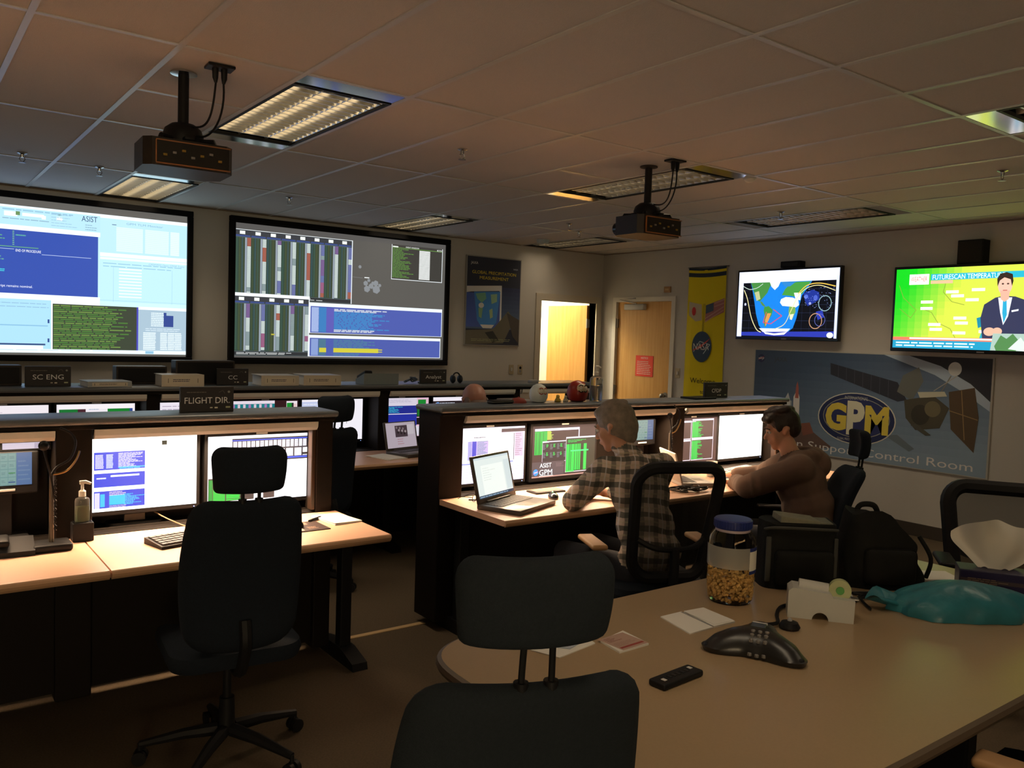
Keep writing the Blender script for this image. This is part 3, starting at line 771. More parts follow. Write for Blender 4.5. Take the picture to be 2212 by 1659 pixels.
# let the cloth hang in soft folds
me = o.data
bmx = bmesh.new(); bmx.from_mesh(me)
bmesh.ops.subdivide_edges(bmx, edges=[e for e in bmx.edges if e.calc_length() > .08], cuts=6, use_grid_fill=True)
for q in bmx.verts:
    uu = q.co.x/BW+.5; ww = .5-q.co.z/BH
    q.co.y += bwave(uu, ww)
    q.co.z += -.016*math.sin(uu*PI)*(1-ww)
bmesh.ops.triangulate(bmx, faces=[p for p in bmx.faces if len(p.verts) > 4])
bmx.to_mesh(me); bmx.free()
MB().cyl((-.29, -.012, .0), (.29, -.012, .0), .007, n=8).build('hanging_rod', M_steel, t)

# ---- televisions
def tv(name, label, yc, zc, W, H, standoff, canvas, extra):
    t = thing(name, label, 'television', (XR, yc, zc), R(-90))
    MB().box(-W/2, W/2, -standoff, -standoff+.05, -H/2, H/2, .006).build('housing', M_blackg, t)
    canvas.build('display', M_tv, t, loc=(0, -standoff-.0006, .004))
    MB().box(-.2, .2, -standoff+.05, 0, -.15, .15, .004).build('wall_mount', M_steel, t)
    MB().box(-.03, .03, -standoff-.001, -standoff+.004, -H/2+.008, -H/2+.018, .001).build('badge', M_grey, t)
    return t
# world map
c = Canvas(1.165, .675, '#0a0d18')
c.up().rect(0, 0, 1, .11, '#dfe6ff').rect(0, .11, .05, 1, '#d8e0ff').rect(.05, .11, 1, .17, '#e8ecff').rect(.975, .11, 1, 1, '#c8d0f0')
c.up().rect(.05, .17, .975, .985, '#06080f')
c.up()
for k in range(1, 12): c.rect(.05+.077*k, .17, .0515+.077*k, .985, '#28304a')
for k in range(1, 7): c.rect(.05, .17+.116*k, .975, .1735+.116*k, '#28304a')
day = [(.13, .17), (.75, .17), (.72, .25), (.66, .38), (.635, .55), (.615, .72), (.585, .86), (.53, .93), (.40, .955), (.29, .93), (.235, .82), (.20, .65), (.175, .45), (.15, .28)]
c.up().poly(day, '#1676d0')
c.up().poly([(.13, .17), (.36, .17), (.33, .25), (.31, .33), (.27, .40), (.235, .46), (.20, .44), (.175, .35), (.15, .25)], '#3f7c3a').poly([(.175, .32), (.22, .30), (.24, .42), (.20, .45)], '#a8b080').poly([(.33, .17), (.44, .17), (.42, .24), (.385, .29), (.35, .24)], '#dfe8ee')
c.poly([(.235, .46), (.26, .52), (.30, .55), (.29, .52), (.255, .46)], '#4a7a40').poly([(.285, .545), (.33, .53), (.375, .59), (.365, .67), (.325, .76), (.305, .86), (.29, .80), (.295, .68), (.28, .60)], '#38823a').poly([(.32, .64), (.36, .64), (.335, .75), (.305, .84), (.30, .74)], '#c88848')
c.poly([(.455, .43), (.50, .40), (.57, .41), (.625, .45), (.635, .52), (.60, .56), (.54, .54), (.47, .53), (.445, .48)], '#f2ecd8').poly([(.54, .54), (.60, .55), (.605, .62), (.575, .73), (.55, .72), (.535, .62)], '#6e9a4c').poly([(.55, .66), (.59, .65), (.572, .74), (.553, .73)], '#e0d4b4')
c.poly([(.46, .37), (.49, .28), (.53, .22), (.60, .18), (.74, .18), (.70, .26), (.66, .36), (.60, .40), (.53, .38)], '#3f8a3a').poly([(.58, .34), (.65, .34), (.645, .45), (.60, .44)], '#eef0e0').poly([(.45, .17), (.60, .17), (.54, .24), (.49, .25), (.46, .20)], '#2a78b8')
c.poly([(.24, .87), (.56, .87), (.52, .935), (.40, .96), (.29, .935)], '#eef4fa').poly([(.05, .93), (.975, .90), (.975, .985), (.05, .985)], '#28349c').up()
c.poly([(.29, .925), (.40, .945), (.53, .92), (.50, .96), (.40, .972), (.31, .955)], '#f4f8fc').poly([(.67, .35), (.76, .30), (.82, .34), (.83, .44), (.77, .50), (.72, .54), (.69, .46)], '#1c2e84').poly([(.80, .62), (.86, .60), (.88, .70), (.82, .74)], '#24349c').ell(.70, .40, .02, .03, '#4c64c0').ell(.79, .42, .02, .04, '#4458b4').ell(.74, .50, .012, .02, '#8c94c8')
c.up().ring(.88, .50, .062, .115, .007, '#7c9ca0').ring(.80, .755, .062, .115, .007, '#b08464').ring(.84, .74, .05, .09, .004, '#5860a8')
arc = lambda pts, col, t=.006: c.line([tuple(p[:2]) for p in smoothpath([(a, b, 0) for a, b in pts], 8)], t, col)
arc([(.06, .28), (.10, .42), (.15, .70), (.21, .88), (.26, .93)], '#e0d49c', .007)
arc([(.40, .88), (.50, .80), (.56, .60), (.62, .40), (.70, .28), (.82, .24), (.97, .32)], '#d8cc90', .006)
arc([(.05, .22), (.12, .27), (.2, .25), (.26, .19)], '#b8ccc0', .005); arc([(.62, .36), (.70, .24), (.82, .21), (.97, .26)], '#d8b048', .008)
c.line([(.31, .62), (.28, .78), (.36, .80), (.47, .68), (.38, .58)], .007, '#c83a4c')
for _ in range(60):
    u = c.rnd.uniform(.68, .96); v = c.rnd.uniform(.25, .6); c.rect(u, v, u+.005, v+.006, '#8ca0e0')
c.ell(.94, .955, .03, .04, '#e8f4ee').ell(.08, .50, .01, .02, '#c0c8ff')
tv('wall_television', 'smaller wall television showing a world map with orbit tracks', 5.10, 2.075, 1.205, .725, .10, c, None)
t = thing('television_camera', 'small black box mounted just above the world map television', 'box', (XR, 5.075, 2.475), R(-90))
MB().box(-.115, .115, -.09, 0, -.032, .032, .006).build('housing', M_black, t)
MB().box(-.09, .09, -.094, -.09, -.018, .018, .001).build('front_panel', M_blackg, t)
# weather show
c = Canvas(1.50, .69, '#b4c840')
def wx(i, j):
    u, v = i/24, j/12
    g = max(0, min(1, 1.25-(u*3.2+v*.75)))
    r_, g_, b_ = 196*(1-g)+20*g, 208*(1-g)+190*g, 70*(1-g)+30*g
    return '#%02x%02x%02x' % (int(r_), int(g_), int(b_))
c.up().grid(0, 0, 1, 1, 24, 12, wx)
c.up().poly([(.50, .50), (.56, .40), (.60, .62), (.58, .86), (.49, .86), (.51, .7)], '#2aa0b4').poly([(.47, .62), (.50, .60), (.50, .72), (.48, .74)], '#1c8098')
for a in ([(.02, .20), (.05, .36), (.13, .52), (.10, .62), (.03, .50)], [(.16, .50), (.22, .55), (.26, .68), (.33, .75), (.36, .86)], [(.30, .10), (.28, .30), (.33, .42), (.40, .46)]):
    c.line(a, .003, '#7a8c34')
for u, v in ((.19, .42), (.19, .50), (.33, .30), (.36, .35), (.24, .70), (.25, .76), (.38, .62), (.39, .68), (.52, .78), (.38, .80), (.44, .40), (.47, .28)):
    c.rect(u-.035, v-.018, u+.035, v+.018, '#f4f8dc')
c.up().rect(.08, .07, .195, .20, '#f8f8f0').up().text('WEATHER', .137, .10, .06, '#d05040', w=.095, align='c')
c.rect(.205, .075, .70, .15, '#28a8c0').up().text('FUTURESCAN TEMPERATURES', .215, .085, .058, '#eefcfc', w=.40).rect(.205, .155, .33, .195, '#e8b088')
c.rect(0, .86, .62, .90, '#e87458').rect(0, .90, .62, 1, '#2090b4').up().lines(.02, .915, .56, .985, 2, '#c8eef4', .8, 1, .5).rect(.10, .865, .58, .885, '#f8e4dc')
# presenter
c.up().poly([(.505, .86), (.49, .62), (.505, .46), (.56, .38), (.60, .36), (.66, .37), (.72, .42), (.74, .60), (.73, .86)], '#31344e')
c.up().poly([(.575, .38), (.645, .38), (.63, .60), (.608, .70), (.59, .56)], '#e8ecf4').up().poly([(.60, .40), (.618, .40), (.624, .58), (.610, .68), (.600, .56)], '#2a9cc0')
c.up().ell(.606, .235, .036, .115, '#e0b09c').poly([(.583, .30), (.632, .30), (.628, .40), (.608, .43), (.588, .40)], '#d8a48e').up().poly([(.568, .25), (.564, .16), (.578, .10), (.61, .085), (.64, .11), (.646, .19), (.640, .25), (.632, .17), (.60, .145), (.578, .18)], '#30241e')
c.up().ell(.594, .22, .006, .010, '#4a3830').ell(.620, .22, .006, .010, '#4a3830').rect(.596, .29, .618, .302, '#b86a60').poly([(.645, .53), (.68, .515), (.68, .535), (.647, .55)], '#e8ecf4')
c.up().ell(.54, .78, .03, .05, '#d8a890').ell(.58, .775, .025, .045, '#d8a890')
c.poly([(.56, .80), (.72, .80), (.72, 1), (.55, 1)], '#9cb4a8').up().poly([(.57, .95), (.60, .82), (.63, .86), (.66, .80), (.70, .90), (.68, 1), (.58, 1)], '#4c7c48').poly([(.64, .98), (.70, .84), (.72, .9), (.72, 1)], '#c8d4cc')
tv('wall_television', 'larger wall television showing a weather presenter in a dark suit', 3.18, 2.015, 1.545, .745, .15, c, None)
t = thing('wall_speaker', 'dark square box high on the wall above the weather show television', 'speaker', (XR, 3.325, 2.49), R(-90))
MB().box(-.105, .105, -.12, 0, -.10, .10, .006).build('cabinet', M_black, t)
MB().box(-.095, .095, -.126, -.12, -.09, .09, .002).build('grille', mat('speaker_cloth', (.02, .02, .02), .95, bump=.5, bscale=900), t)

# ================================================================== projectors
def projector(label, x, y, zbody, rotz, plate, cable_dx, wide):
    t = thing('ceiling_projector', label, 'projector', (x, y, ZC), rotz, 'ceiling projectors')
    d = ZC-zbody
    MB().lathe([(.055, 0), (.055, -.006), (.03, -.010)], 24).build('ceiling_plate', M_chrome if plate else M_black, t, True)
    MB().cyl((0, 0, 0), (0, 0, -d+.14), .0225, n=16).build('pole', M_black, t, True)
    m = MB().lathe([(.05, -d+.15), (.075, -d+.13), (.085, -d+.10), (.08, -d+.07)], 20)
    m.box(-.12, .12, -.02, .02, -d+.065, -d+.08, .003).box(-.02, .02, -.13, .13, -d+.065, -d+.08, .003)
    for a in (45, 135, 225, 315):
        m.tube([(0, 0, -d+.08), (.15*math.cos(R(a)), .13*math.sin(R(a)), -d+.075), (.16*math.cos(R(a)), .14*math.sin(R(a)), -d+.05)], .012, 8)
    m.build('mount_bracket', M_black, t, True)
    W, L, H = (.36, .27, .115)
    MB().prism([(-W/2, -L/2+.03), (-W/2+.03, -L/2), (W/2-.03, -L/2), (W/2, -L/2+.03), (W/2, L/2-.05), (W/2-.06, L/2), (-W/2+.06, L/2), (-W/2, L/2-.05)], -d-H/2, -d+H/2).build('body', mat('projector_shell', (.014, .011, .009), .4), t)
    # connector panel on the rear
    cp = MB().box(-W/2+.05, W/2-.02, -L/2-.006, -L/2+.002, -d-H/2+.012, -d+H/2-.012, .002).build('connector_panel', mat('connector_panel', (.012, .010, .008), .35), t)
    for k in range(7):
        uu = -W/2+.08+k*(W-.14)/6
        MB().box(uu-.008, uu+.008, -L/2-.012, -L/2-.005, -d-.018+.012*(k % 3), -d-.008+.012*(k % 3), .001).build('connector', M_steel if k % 2 else mat('brass_connector', (.5, .34, .08), .3, metal=1), cp)
    fr_ = MB()
    fr_.box(-W/2+.045, W/2-.015, -L/2-.008, -L/2, -d+H/2-.014, -d+H/2-.009).box(-W/2+.045, W/2-.015, -L/2-.008, -L/2, -d-H/2+.007, -d-H/2+.012).box(-W/2+.043, -W/2+.048, -L/2-.008, -L/2, -d-H/2+.012, -d+H/2-.012).build('panel_trim', mat('copper_trim', (.30, .13, .045), .45), t)
    lens = MB().cyl((-W*.22, L/2-.02, -d), (-W*.22, L/2+.05, -d), .045, .04, 20).build('lens', M_blackg, t, True)
    MB().cyl((-W*.22, L/2+.048, -d), (-W*.22, L/2+.052, -d), .034, n=20).build('lens_glass', mat('lens_glass', (.1, .12, .2), .05, emit=(.8, .9, 1), estr=.6), lens, True)
    # outlet box and cables
    a = R(0)
    ox, oy = cable_dx
    MB().box(ox-.055, ox+.055, oy-.04, oy+.04, -.012, 0, .003).build('outlet_plate', M_black, t)
    for s in (-1, 1):
        MB().tube([(ox+s*.018, oy, -.012), (ox+s*.018, oy, -.05), (ox+s*.016, oy, -.07)], [.014, .012, .006], 8).build('plug', M_black, t, True)
        MB().tube(bez((ox+s*.016, oy, -.07), (ox+s*.03, oy, -.25), (ox*.6, oy*.6+s*.03, -d+.06-.04*s), (0, -.02, -d+.15), 16), .0045, 6).build('cable', M_black, t, True)
    return t
projector('black projector on a pole at the left, before the warm ceiling light', 1.036, 3.799, 2.370, R(-3), True, (.10, -.20), True)
projector('black projector on a pole at the right, nearer the wall televisions', 3.81, 3.719, 2.362, R(-2), False, (-.02, -.245), False)
# ================================================================== consoles
ZT = 1.255           # top of the console hutches
def strip_lamp(parent, x0, x1, y, z, power):
    ln = MB().cyl((x0, y, z+.012), (x1, y, z+.012), .008, n=8)
    ln.build('lamp_tube', mat('warm_tube', (.9, .8, .6), .4, emit=(1.0, .62, .34), estr=2.0 if power else 0.0) if power else M_tubeoff, parent, True)
    MB().box(x0-.02, x1+.02, y-.025, y+.025, z+.024, z+.034, .002).build('lamp_housing', M_white, parent)
    if power:
        lo = area_light('task_lamp', ((x0+x1)/2, y-.002, z), (R(-14), 0, 0), x1-x0, .03, power, WARM, R(130))
        lo.parent = parent
def hutch(name, label, x0, x1, yf, yb, bays, panels=True, open_back=()):
    """bays = [(x0, x1, lamp power)]; posts fill the gaps"""
    t = thing(name, label, 'console')
    MB().box(x0-.015, x1+.015, yf-.035, yb, ZT-.030, ZT, .012, 3).build('top_shelf', M_hutchtop, t, True)
    MB().box(x0, x1, yf-.02, yf+.01, ZT-.050, ZT-.030, .005).build('fascia', M_hutch, t, True)
    edges = [x0]+[e for b in bays for e in b[:2]]+[x1]
    for k in range(0, len(edges), 2):
        a, b = edges[k], edges[k+1]
        last = k in (0, len(edges)-2)
        MB().box(a, b, yf, yb-.02, .05, ZT-.030, .006).build('side_panel' if last else 'divider_post', M_hutch, t)
        if last and k: MB().box(a-.022, a, yf+.004, yf+.05, .76, ZT-.07, .004).build('lit_edge_strip', mat('lit_edge_brown', (.035, .020, .012), .35), t)  # lighter brown stands in for lamp light on the post's inner side
    for k, (a, b, pw) in enumerate(bays):
        MB().prism([(yf-.030, ZT-.050), (yf-.012, ZT-.050), (yf+.008, ZT-.092), (yf-.012, ZT-.092), (yf-.026, ZT-.076)], a+.004, b-.004, axis='x').build('light_valance', M_valance, t)
        lamp = MB().box(a+.01, b-.01, yf+.015, yf+.10, ZT-.035, ZT-.030).build('lamp_pan', M_white, t)
        strip_lamp(lamp, a+.06, b-.06, yf+.050, ZT-.080, pw)
        if k in open_back: continue
        MB().box(a, b, yb-.03, yb-.01, .05, ZT-.030).build('back_panel', M_hutch, t)
        MB().box(a, b, yf+.03, yf+.05, .08, .70).build('modesty_panel', M_hutch, t)
        MB().box(a, b, yf+.005, yf+.088, .735, .750, .003).box(a, b, yf+.102, yb-.03, .735, .750, .003).build('inner_shelf', M_hutch, t)  # slot between the boards added so lamp light leaks onto the floor
    return t
def desk(label, x0, x1, yf, yb, legs, round_r=False):
    t = thing('console_desk', label, 'desk')
    m = MB(); 
    prof = [(yf+.012, .715), (yf, .725), (yf-.004, .735), (yf, .744), (yf+.008, .7455), (yb, .7455), (yb, .715)]
    m.prism(prof, x0, x1, axis='x'); m.build('worktop', M_desk, t)
    MB().prism([(yf+.004, .712), (yf-.006, .722), (yf-.011, .733), (yf-.006, .742), (yf, .746), (yf-.001, .73), (yf+.004, .722)], x0, x1, axis='x').build('front_edge', M_deskedge, t)
    for x in legs:
        MB().box(x-.03, x+.03, yb-.10, yb-.04, .06, .715, .006).build('leg', M_black, t)
        MB().prism([(yb-.27, .0), (yb+.26, .0), (yb+.26, .03), (yb+.0, .075), (yb-.12, .075), (yb-.26, .035)], x-.04, x+.04, axis='x').build('foot', M_black, t)
    return t
hutch('console_hutch', 'near left console hutch that carries the FLIGHT DIR. sign', -1.20, 1.80, 3.87, 4.12, [(-1.14, .56, 16), (.70, 1.71, 23)])
hutch('console_hutch', 'near right console hutch with round dolls on top', 2.43, 5.56, 3.87, 4.12, [(2.585, 4.30, 38), (4.42, 5.50, 26)])
hutch('console_hutch', 'far console hutch below the projection screens', -1.20, 5.30, 5.72, 6.13, [(-1.14, -.10, 0), (0.0, 1.35, 0), (1.435, 3.03, 0), (3.12, 4.33, 0), (4.40, 5.24, 0)], open_back=(4,))
desk('left end of the near left console worktop, beside the seam', -1.20, .655, 3.29, 3.8745, (-.9,))
desk('lit peach worktop before the two near left monitors', .661, 1.82, 3.29, 3.8745, (1.845,))
desk('lit peach worktop holding the open laptops at the right', 2.44, 5.58, 3.26, 3.8745, (2.55, 4.36, 5.5))
desk('dim worktop of the far console row', -1.20, 5.30, 5.12, 5.7245, (-.9, 1.39, 3.07, 5.2))

# ================================================================== monitors
def monitor(label, xc, y, zc, canvas, W=.518, H=.324, mtl=None, group=None, stand=True, zb=.7505, rotz=0.0, name='monitor'):
    t = thing(name, label, 'monitor', (xc, y, zb), rotz, group)
    b = .016; z = zc-zb
    m = MB().box(-W/2-b, W/2+b, 0.0, .035, z-H/2-b-.006, z+H/2+b, .004)
    m.box(-W*.35, W*.35, .035, .055, z-H*.35, z+H*.35, .012)
    m.build('housing', M_black, t)
    canvas.build('display', mtl or M_disp, t, loc=(0, -.0008, z))
    MB().box(-.028, .028, -.003, .001, z+H/2+.003, z+H/2+.012, .001).build('brand_badge', M_lgrey, t)
    MB().sphere((W/2-.01, -.001, z-H/2-.012), .0025, 8, 6).build('power_light', mat('power_led', (.2, .3, 1), .3, emit=(.3, .45, 1), estr=2.0), t)
    if stand:
        MB().prism([(-.045, 0.012), (.045, .012), (.035, z-H*.2), (-.035, z-H*.2)], .045, .060, axis='y').build('stand_neck', mat('stand_grey', (.07, .055, .045), .4), t)
        MB().prism(rrect(.24, .085, .03), 0.0, .012, Matrix.Translation((0, .052, 0))).build('stand_base', M_black, t)
    return t
G1 = 'console monitors'
# near left, first: bright page with blue log windows
c = Canvas(.518, .324, '#fcfbf7')
c.up().rect(.70, .06, .742, .12, '#3a382c')
def logwin(c, u0, v0, u1, v1, kind):
    c.up().rect(u0, v0, u1, v1, '#2c3cb4')
    c.up()
    if kind == 0:
        c.lines(u0+.01, v0+.03, u0+.075, v1-.02, 10, '#c8c4ec', .9, 1, .65).lines(u0+.095, v0+.03, u0+.15, v1-.02, 10, '#c0c8f4', .9, 1, .65).lines(u0+.19, v0+.015, u1-.01, v1-.03, 13, '#b8b8d8', .45, 1, .62).rect(u0+.19, v1-.035, u1, v1-.018, '#3ca0dc').lines(u0+.2, v1-.02, u0+.5, v1-.003, 1, '#48b0e0', .5, .6)
    elif kind == 1:
        c.lines(u0+.02, v0+.05, u0+.10, v0+.085, 1, '#d8dcf4', .9, 1).rect(u0+.13, v0+.03, u0+.36, v0+.055, '#d4d8e8')
    else:
        c.rect(u0+.005, v0+.02, u0+.045, v1, '#b4b0e0').rect(u0+.05, v0+.04, u0+.085, v1-.02, '#2ca0cc').rect(u0+.12, v0+.06, u1-.16, v1-.04, '#28a4d0').lines(u0+.12, v0+.01, u1-.12, v0+.07, 3, '#b0a8b8', .6, .9, .6).lines(u1-.17, v0+.05, u1, v1-.03, 10, '#38a8d8', .3, 1, .6).lines(u0+.12, v1-.035, u1-.1, v1, 2, '#a8a0b0', .6, .9, .5)
logwin(c, .155, .185, .56, .43, 0); logwin(c, .155, .475, .56, .665, 1); logwin(c, .155, .72, .56, .955, 2)
c.up().lines(.94, .2, 1.0, .85, 14, '#b8b0c0', .4, 1, .22).rect(.925, .28, .97, .40, '#e4e2ec')
monitor('bright monitor with three blue log windows beside the sanitizer', .905, 3.985, .985, c, group=G1, zb=.7505)
# near left, second
c = Canvas(.518, .324, '#f8f6fa')
c.up().rect(.22, .03, 1.0, .40, '#39343a').rect(.22, .025, 1.0, .045, '#d8d8e4').rect(.22, .065, 1.0, .08, '#3c50c8').rect(.22, .355, 1.0, .38, '#3c50c8')
c.up()
for k in range(9):
    u = .23+.085*k
    c.rect(u, .09, u+.035, .20, '#d8d4dc').rect(u+.045, .09, u+.075, .20, '#f4f2f8').rect(u, .225, u+.07, .345, '#f0eef4')
    c.up().lines(u+.002, .095, u+.033, .195, 7, '#3c383c', .8, 1, .3); c.lay -= 1
c.up().rect(.90, .30, .985, .335, '#201c20')
c.rect(.005, .62, .43, .97, '#3c3432').up().rect(.01, .64, .045, .965, '#168030').rect(.05, .62, .16, .965, '#1ca438').rect(.17, .62, .29, .92, '#169c32').lines(.17, .63, .36, .965, 12, '#1eae3c', .55, 1, .75, False).rect(.51, .70, .63, .97, '#eceaf0').up().rect(.52, .72, .63, .97, '#4a3c38')
monitor('bright monitor half hidden by the near left chair headrest', 1.475, 3.985, .972, c, group=G1)
# near right, first
c = Canvas(.518, .324, '#d8ccdc')
c.up().rect(.0, .02, .66, .12, '#f2ecf4').rect(.66, .03, 1, .10, '#4a3a3c').rect(.66, .01, 1, .035, '#e0d8e4').rect(.0, .12, .84, .62, '#faf4fa')
c.up().lines(.2, .05, .64, .10, 2, '#c0b0c4', .7, 1, .3).lines(.28, .16, .45, .19, 1, '#403c4c', .9, 1)
c.rect(.2, .24, .48, .58, '#a494c0').rect(.26, .24, .315, .58, '#3438a8').lines(.2, .24, .255, .58, 14, '#6878b4', .9, 1, .5).lines(.33, .24, .48, .58, 16, '#607890', .5, 1, .5).rect(.84, .12, .85, .62, '#4c4450').rect(.86, .11, .98, .56, '#c4a8bc').up().lines(.865, .12, .975, .55, 12, '#8c7486', .5, 1, .35)
c.rect(.0, .64, .84, .66, '#7480d0').rect(.0, .66, 1, 1, '#ddd4ec')
for k in range(5): c.rect(.0, .74+.05*k, 1, .744+.05*k, '#8c84a8')
monitor('pale lilac monitor behind the open laptop on the right desk', 2.85, 3.985, .955, c, group=G1)
# near right, second
c = Canvas(.518, .324, '#3b2b2b')
c.up().rect(.03, .05, .735, .56, '#d8d0e4').up().rect(.03, .095, .72, .56, '#3a2a2a').up().rect(.03, .10, .22, .55, '#1c9c3c').rect(.22, .10, .28, .27, '#8ca03c').lines(.22, .1, .32, .27, 8, '#9cac48', .4, 1, .6)
for u in (.05, .095, .11, .16): c.rect(u, .12, u+.006, .54, '#145c28')
c.up().rect(.15, .295, .60, .70, '#c4bcd0').up().rect(.155, .315, .595, .69, '#2b262a').up()
for i in range(4):
    for j in range(2):
        c.lines(.16+.11*i, .35+.16*j, .205+.11*i, .46+.16*j, 6, '#606c78', .6, 1, .5).lines(.21+.11*i, .35+.16*j, .25+.11*i, .42+.16*j, 4, '#28c050', .5, 1, .6)
c.rect(.155, .30, .25, .32, '#f0ecf4')
c.up().rect(.52, .235, 1.0, .93, '#c8c4cc').up().rect(.525, .265, 1.0, .915, '#2a3026').up().rect(.53, .38, .86, .90, '#1db446')
for u in (.575, .60, .66, .70, .73): c.rect(u, .36, u+.008, .90, '#0e4c20')
c.rect(.76, .36, .81, .90, '#263024').lines(.55, .29, .9, .35, 3, '#20b048', .4, .9, .5).up().rect(.60, .50, .89, .525, '#3cf080').rect(.525, .90, .66, .925, '#28c050')
c.up().rect(0.0, .69, .50, .96, '#4a4246').up().text('ASIST', .12, .715, .085, '#f4f4f4', w=.18).text('GPM', .115, .84, .105, '#f4f4f4', w=.20).rect(.115, .955, .33, .965, '#c8c8c8').lines(.37, .72, .50, .80, 5, '#6c5c60', .6, 1, .4)
c.ell(.06, .885, .038, .062, '#2c84dc').up().line([(.03, .91), (.095, .86)], .008, '#d05050').text('NASA', .035, .873, .024, '#dfe8f4', w=.055)
c.rect(0, .965, 1, .985, '#b88c80')
monitor('dark monitor with green tables beside the man in the plaid shirt', 3.432, 3.985, .947, c, group=G1)
# near right bay 2
c = Canvas(.518, .324, '#43302e')
for u0, u1, v0, v1 in ((.05, .46, .10, .47), (.475, .93, .07, .46), (.05, .46, .52, .95), (.475, .93, .50, .95)):
    c.up().rect(u0, v0-.04, u1, v1, '#cfc4d0').up().rect(u0+.005, v0, u1-.01, v1-.015, '#43302e').up().lines(u0+.005, v0+.01, u0+(u1-u0)*.55, v1-.02, 18, '#1f9a3a', .35, 1, .85, False)
c.up().rect(.30, .08, .55, .09, '#e4dce8').rect(.48, .10, .60, .44, '#22a440').rect(.48, .53, .60, .93, '#22a440')
monitor('monitor split into four dark green windows beside the small laptop', 4.645, 3.985, .955, c, group=G1)
c = Canvas(.518, .324, '#fdfdf6')
c.up().rect(.1, .1, .12, .9, '#fffff6').lines(.2, .25, .8, .7, 8, '#f4f4e6', .5, 1, .3)
monitor('blank white monitor right in front of the person in the hoodie', 5.19, 3.985, .960, c, group=G1)
# touch panels
def touch_canvas():
    c = Canvas(.20, .135, '#7fb4c0')
    c.up().rect(0, 0, .72, 1, '#8cc4c4').rect(.72, 0, 1, 1, '#6c98d4')
    c.up()
    for i in range(5):
        for j in range(4):
            c.rect(.01+.142*i, .02+.245*j, .14+.142*i, .24+.245*j, '#a4d8d4'); c.lines(.03+.142*i, .09+.245*j, .12+.142*i, .18+.245*j, 2, '#6c9ca4', .5, 1, .3)
    c.up().rect(.0, .33, .40, .36, '#4c78b8').rect(.58, .60, .70, .64, '#68c088').rect(.58, .88, .70, .92, '#4c78b8').lines(.75, .2, .97, .9, 5, '#88b0dc', .6, 1, .3)
    return c
def touch_panel(label, x, y, zc):
    t = thing('touch_panel', label, 'touch panel', (x, y, .7505), 0, 'voice touch panels')
    z = zc-.7505
    MB().box(-.125, .125, 0, .04, z-.105, z+.072, .006).build('housing', M_black, t)
    touch_canvas().build('display', attr_mat('lit_touch_panel', .45), t, loc=(0, -.0008, z))
    MB().box(-.04, .04, -.002, .002, z-.092, z-.082, .001).build('brand_badge', M_lgrey, t)
    MB().box(-.03, .03, .012, .03, 0, z-.1, .003).box(-.09, .09, -.03, .09, 0, .014, .004).build('stand', M_black, t)
touch_panel('small pale blue touch panel at the left edge of the left console', .385, 3.95, 1.042)
touch_panel('small pale blue touch panel behind the plaid shirt man', 4.115, 3.97, 1.052)
t = thing('badge_reader', 'lit white strip display above the left touch panel', 'display', (.43, 3.955, 1.116), 0)
MB().box(-.11, .13, 0.002, .05, -.002, .045, .004).build('housing', M_black, t)
c = Canvas(.16, .026, '#d8ccdc'); c.up().lines(.72, .1, 1.0, .95, 5, '#8c80a0', .9, 1, .5); c.build('display', M_disp2, t, loc=(.03, .0008, .02))
# far row
def simple(bg, fn=None):
    c = Canvas(.50, .32, bg)
    if fn: fn(c)
    return c
def f1(c): c.up().lines(.1, .1, .95, .3, 3, '#d8ccd8', .4, .9, .2).rect(0, .3, .06, .5, '#9088b8')
def f2(c):
    c.up().rect(.02, .02, .98, .10, '#fcf6fa').rect(.03, .10, .36, .26, '#1c7434').rect(.26, .10, .36, .26, '#4a2830').rect(.64, .10, .95, .95, '#1a8030').rect(.93, .10, .97, .95, '#2c4890').lines(.4, .08, .62, .2, 2, '#b8c4d8', .5, 1, .3).rect(.02, .30, .62, 1, '#f4f0f4').up().lines(.65, .12, .92, .9, 16, '#148028', .8, 1, .4)
def f3(c): c.up().rect(0, 0, 1, .3, '#f0e8f4').rect(0, .3, 1, .5, '#2c3c90').lines(.05, .05, .9, .25, 3, '#c0b4c8', .6, 1, .3)
def f4(c):
    c.up().rect(0, .04, .64, 1, '#1d7c84').rect(0, 0, .64, .07, '#e8dce8')
    c.up()
    for k in range(8): c.rect(.02+.078*k, .08, .055+.078*k, 1, '#d8c4d4' if k % 3 else '#a878b0'); c.rect(.055+.078*k, .14, .062+.078*k, 1, '#1a5c74')
    c.rect(.64, 0, .82, 1, '#33191c').rect(.82, .02, .985, 1, '#efe4ec').up().rect(.825, .06, .90, 1, '#1c8c30').rect(.93, .08, .975, 1, '#e8c8c8').rect(.90, .06, .93, 1, '#28282c')
def f5(c): c.up().rect(0, .05, .44, 1, '#c4ccec').lines(.02, .08, .42, .95, 14, '#dfe4f4', .5, 1, .5).up().rect(.435, 0, .445, 1, '#4c4450').rect(.73, 0, .737, .6, '#4c4450').rect(.45, .1, .7, .2, '#f4ecf4')
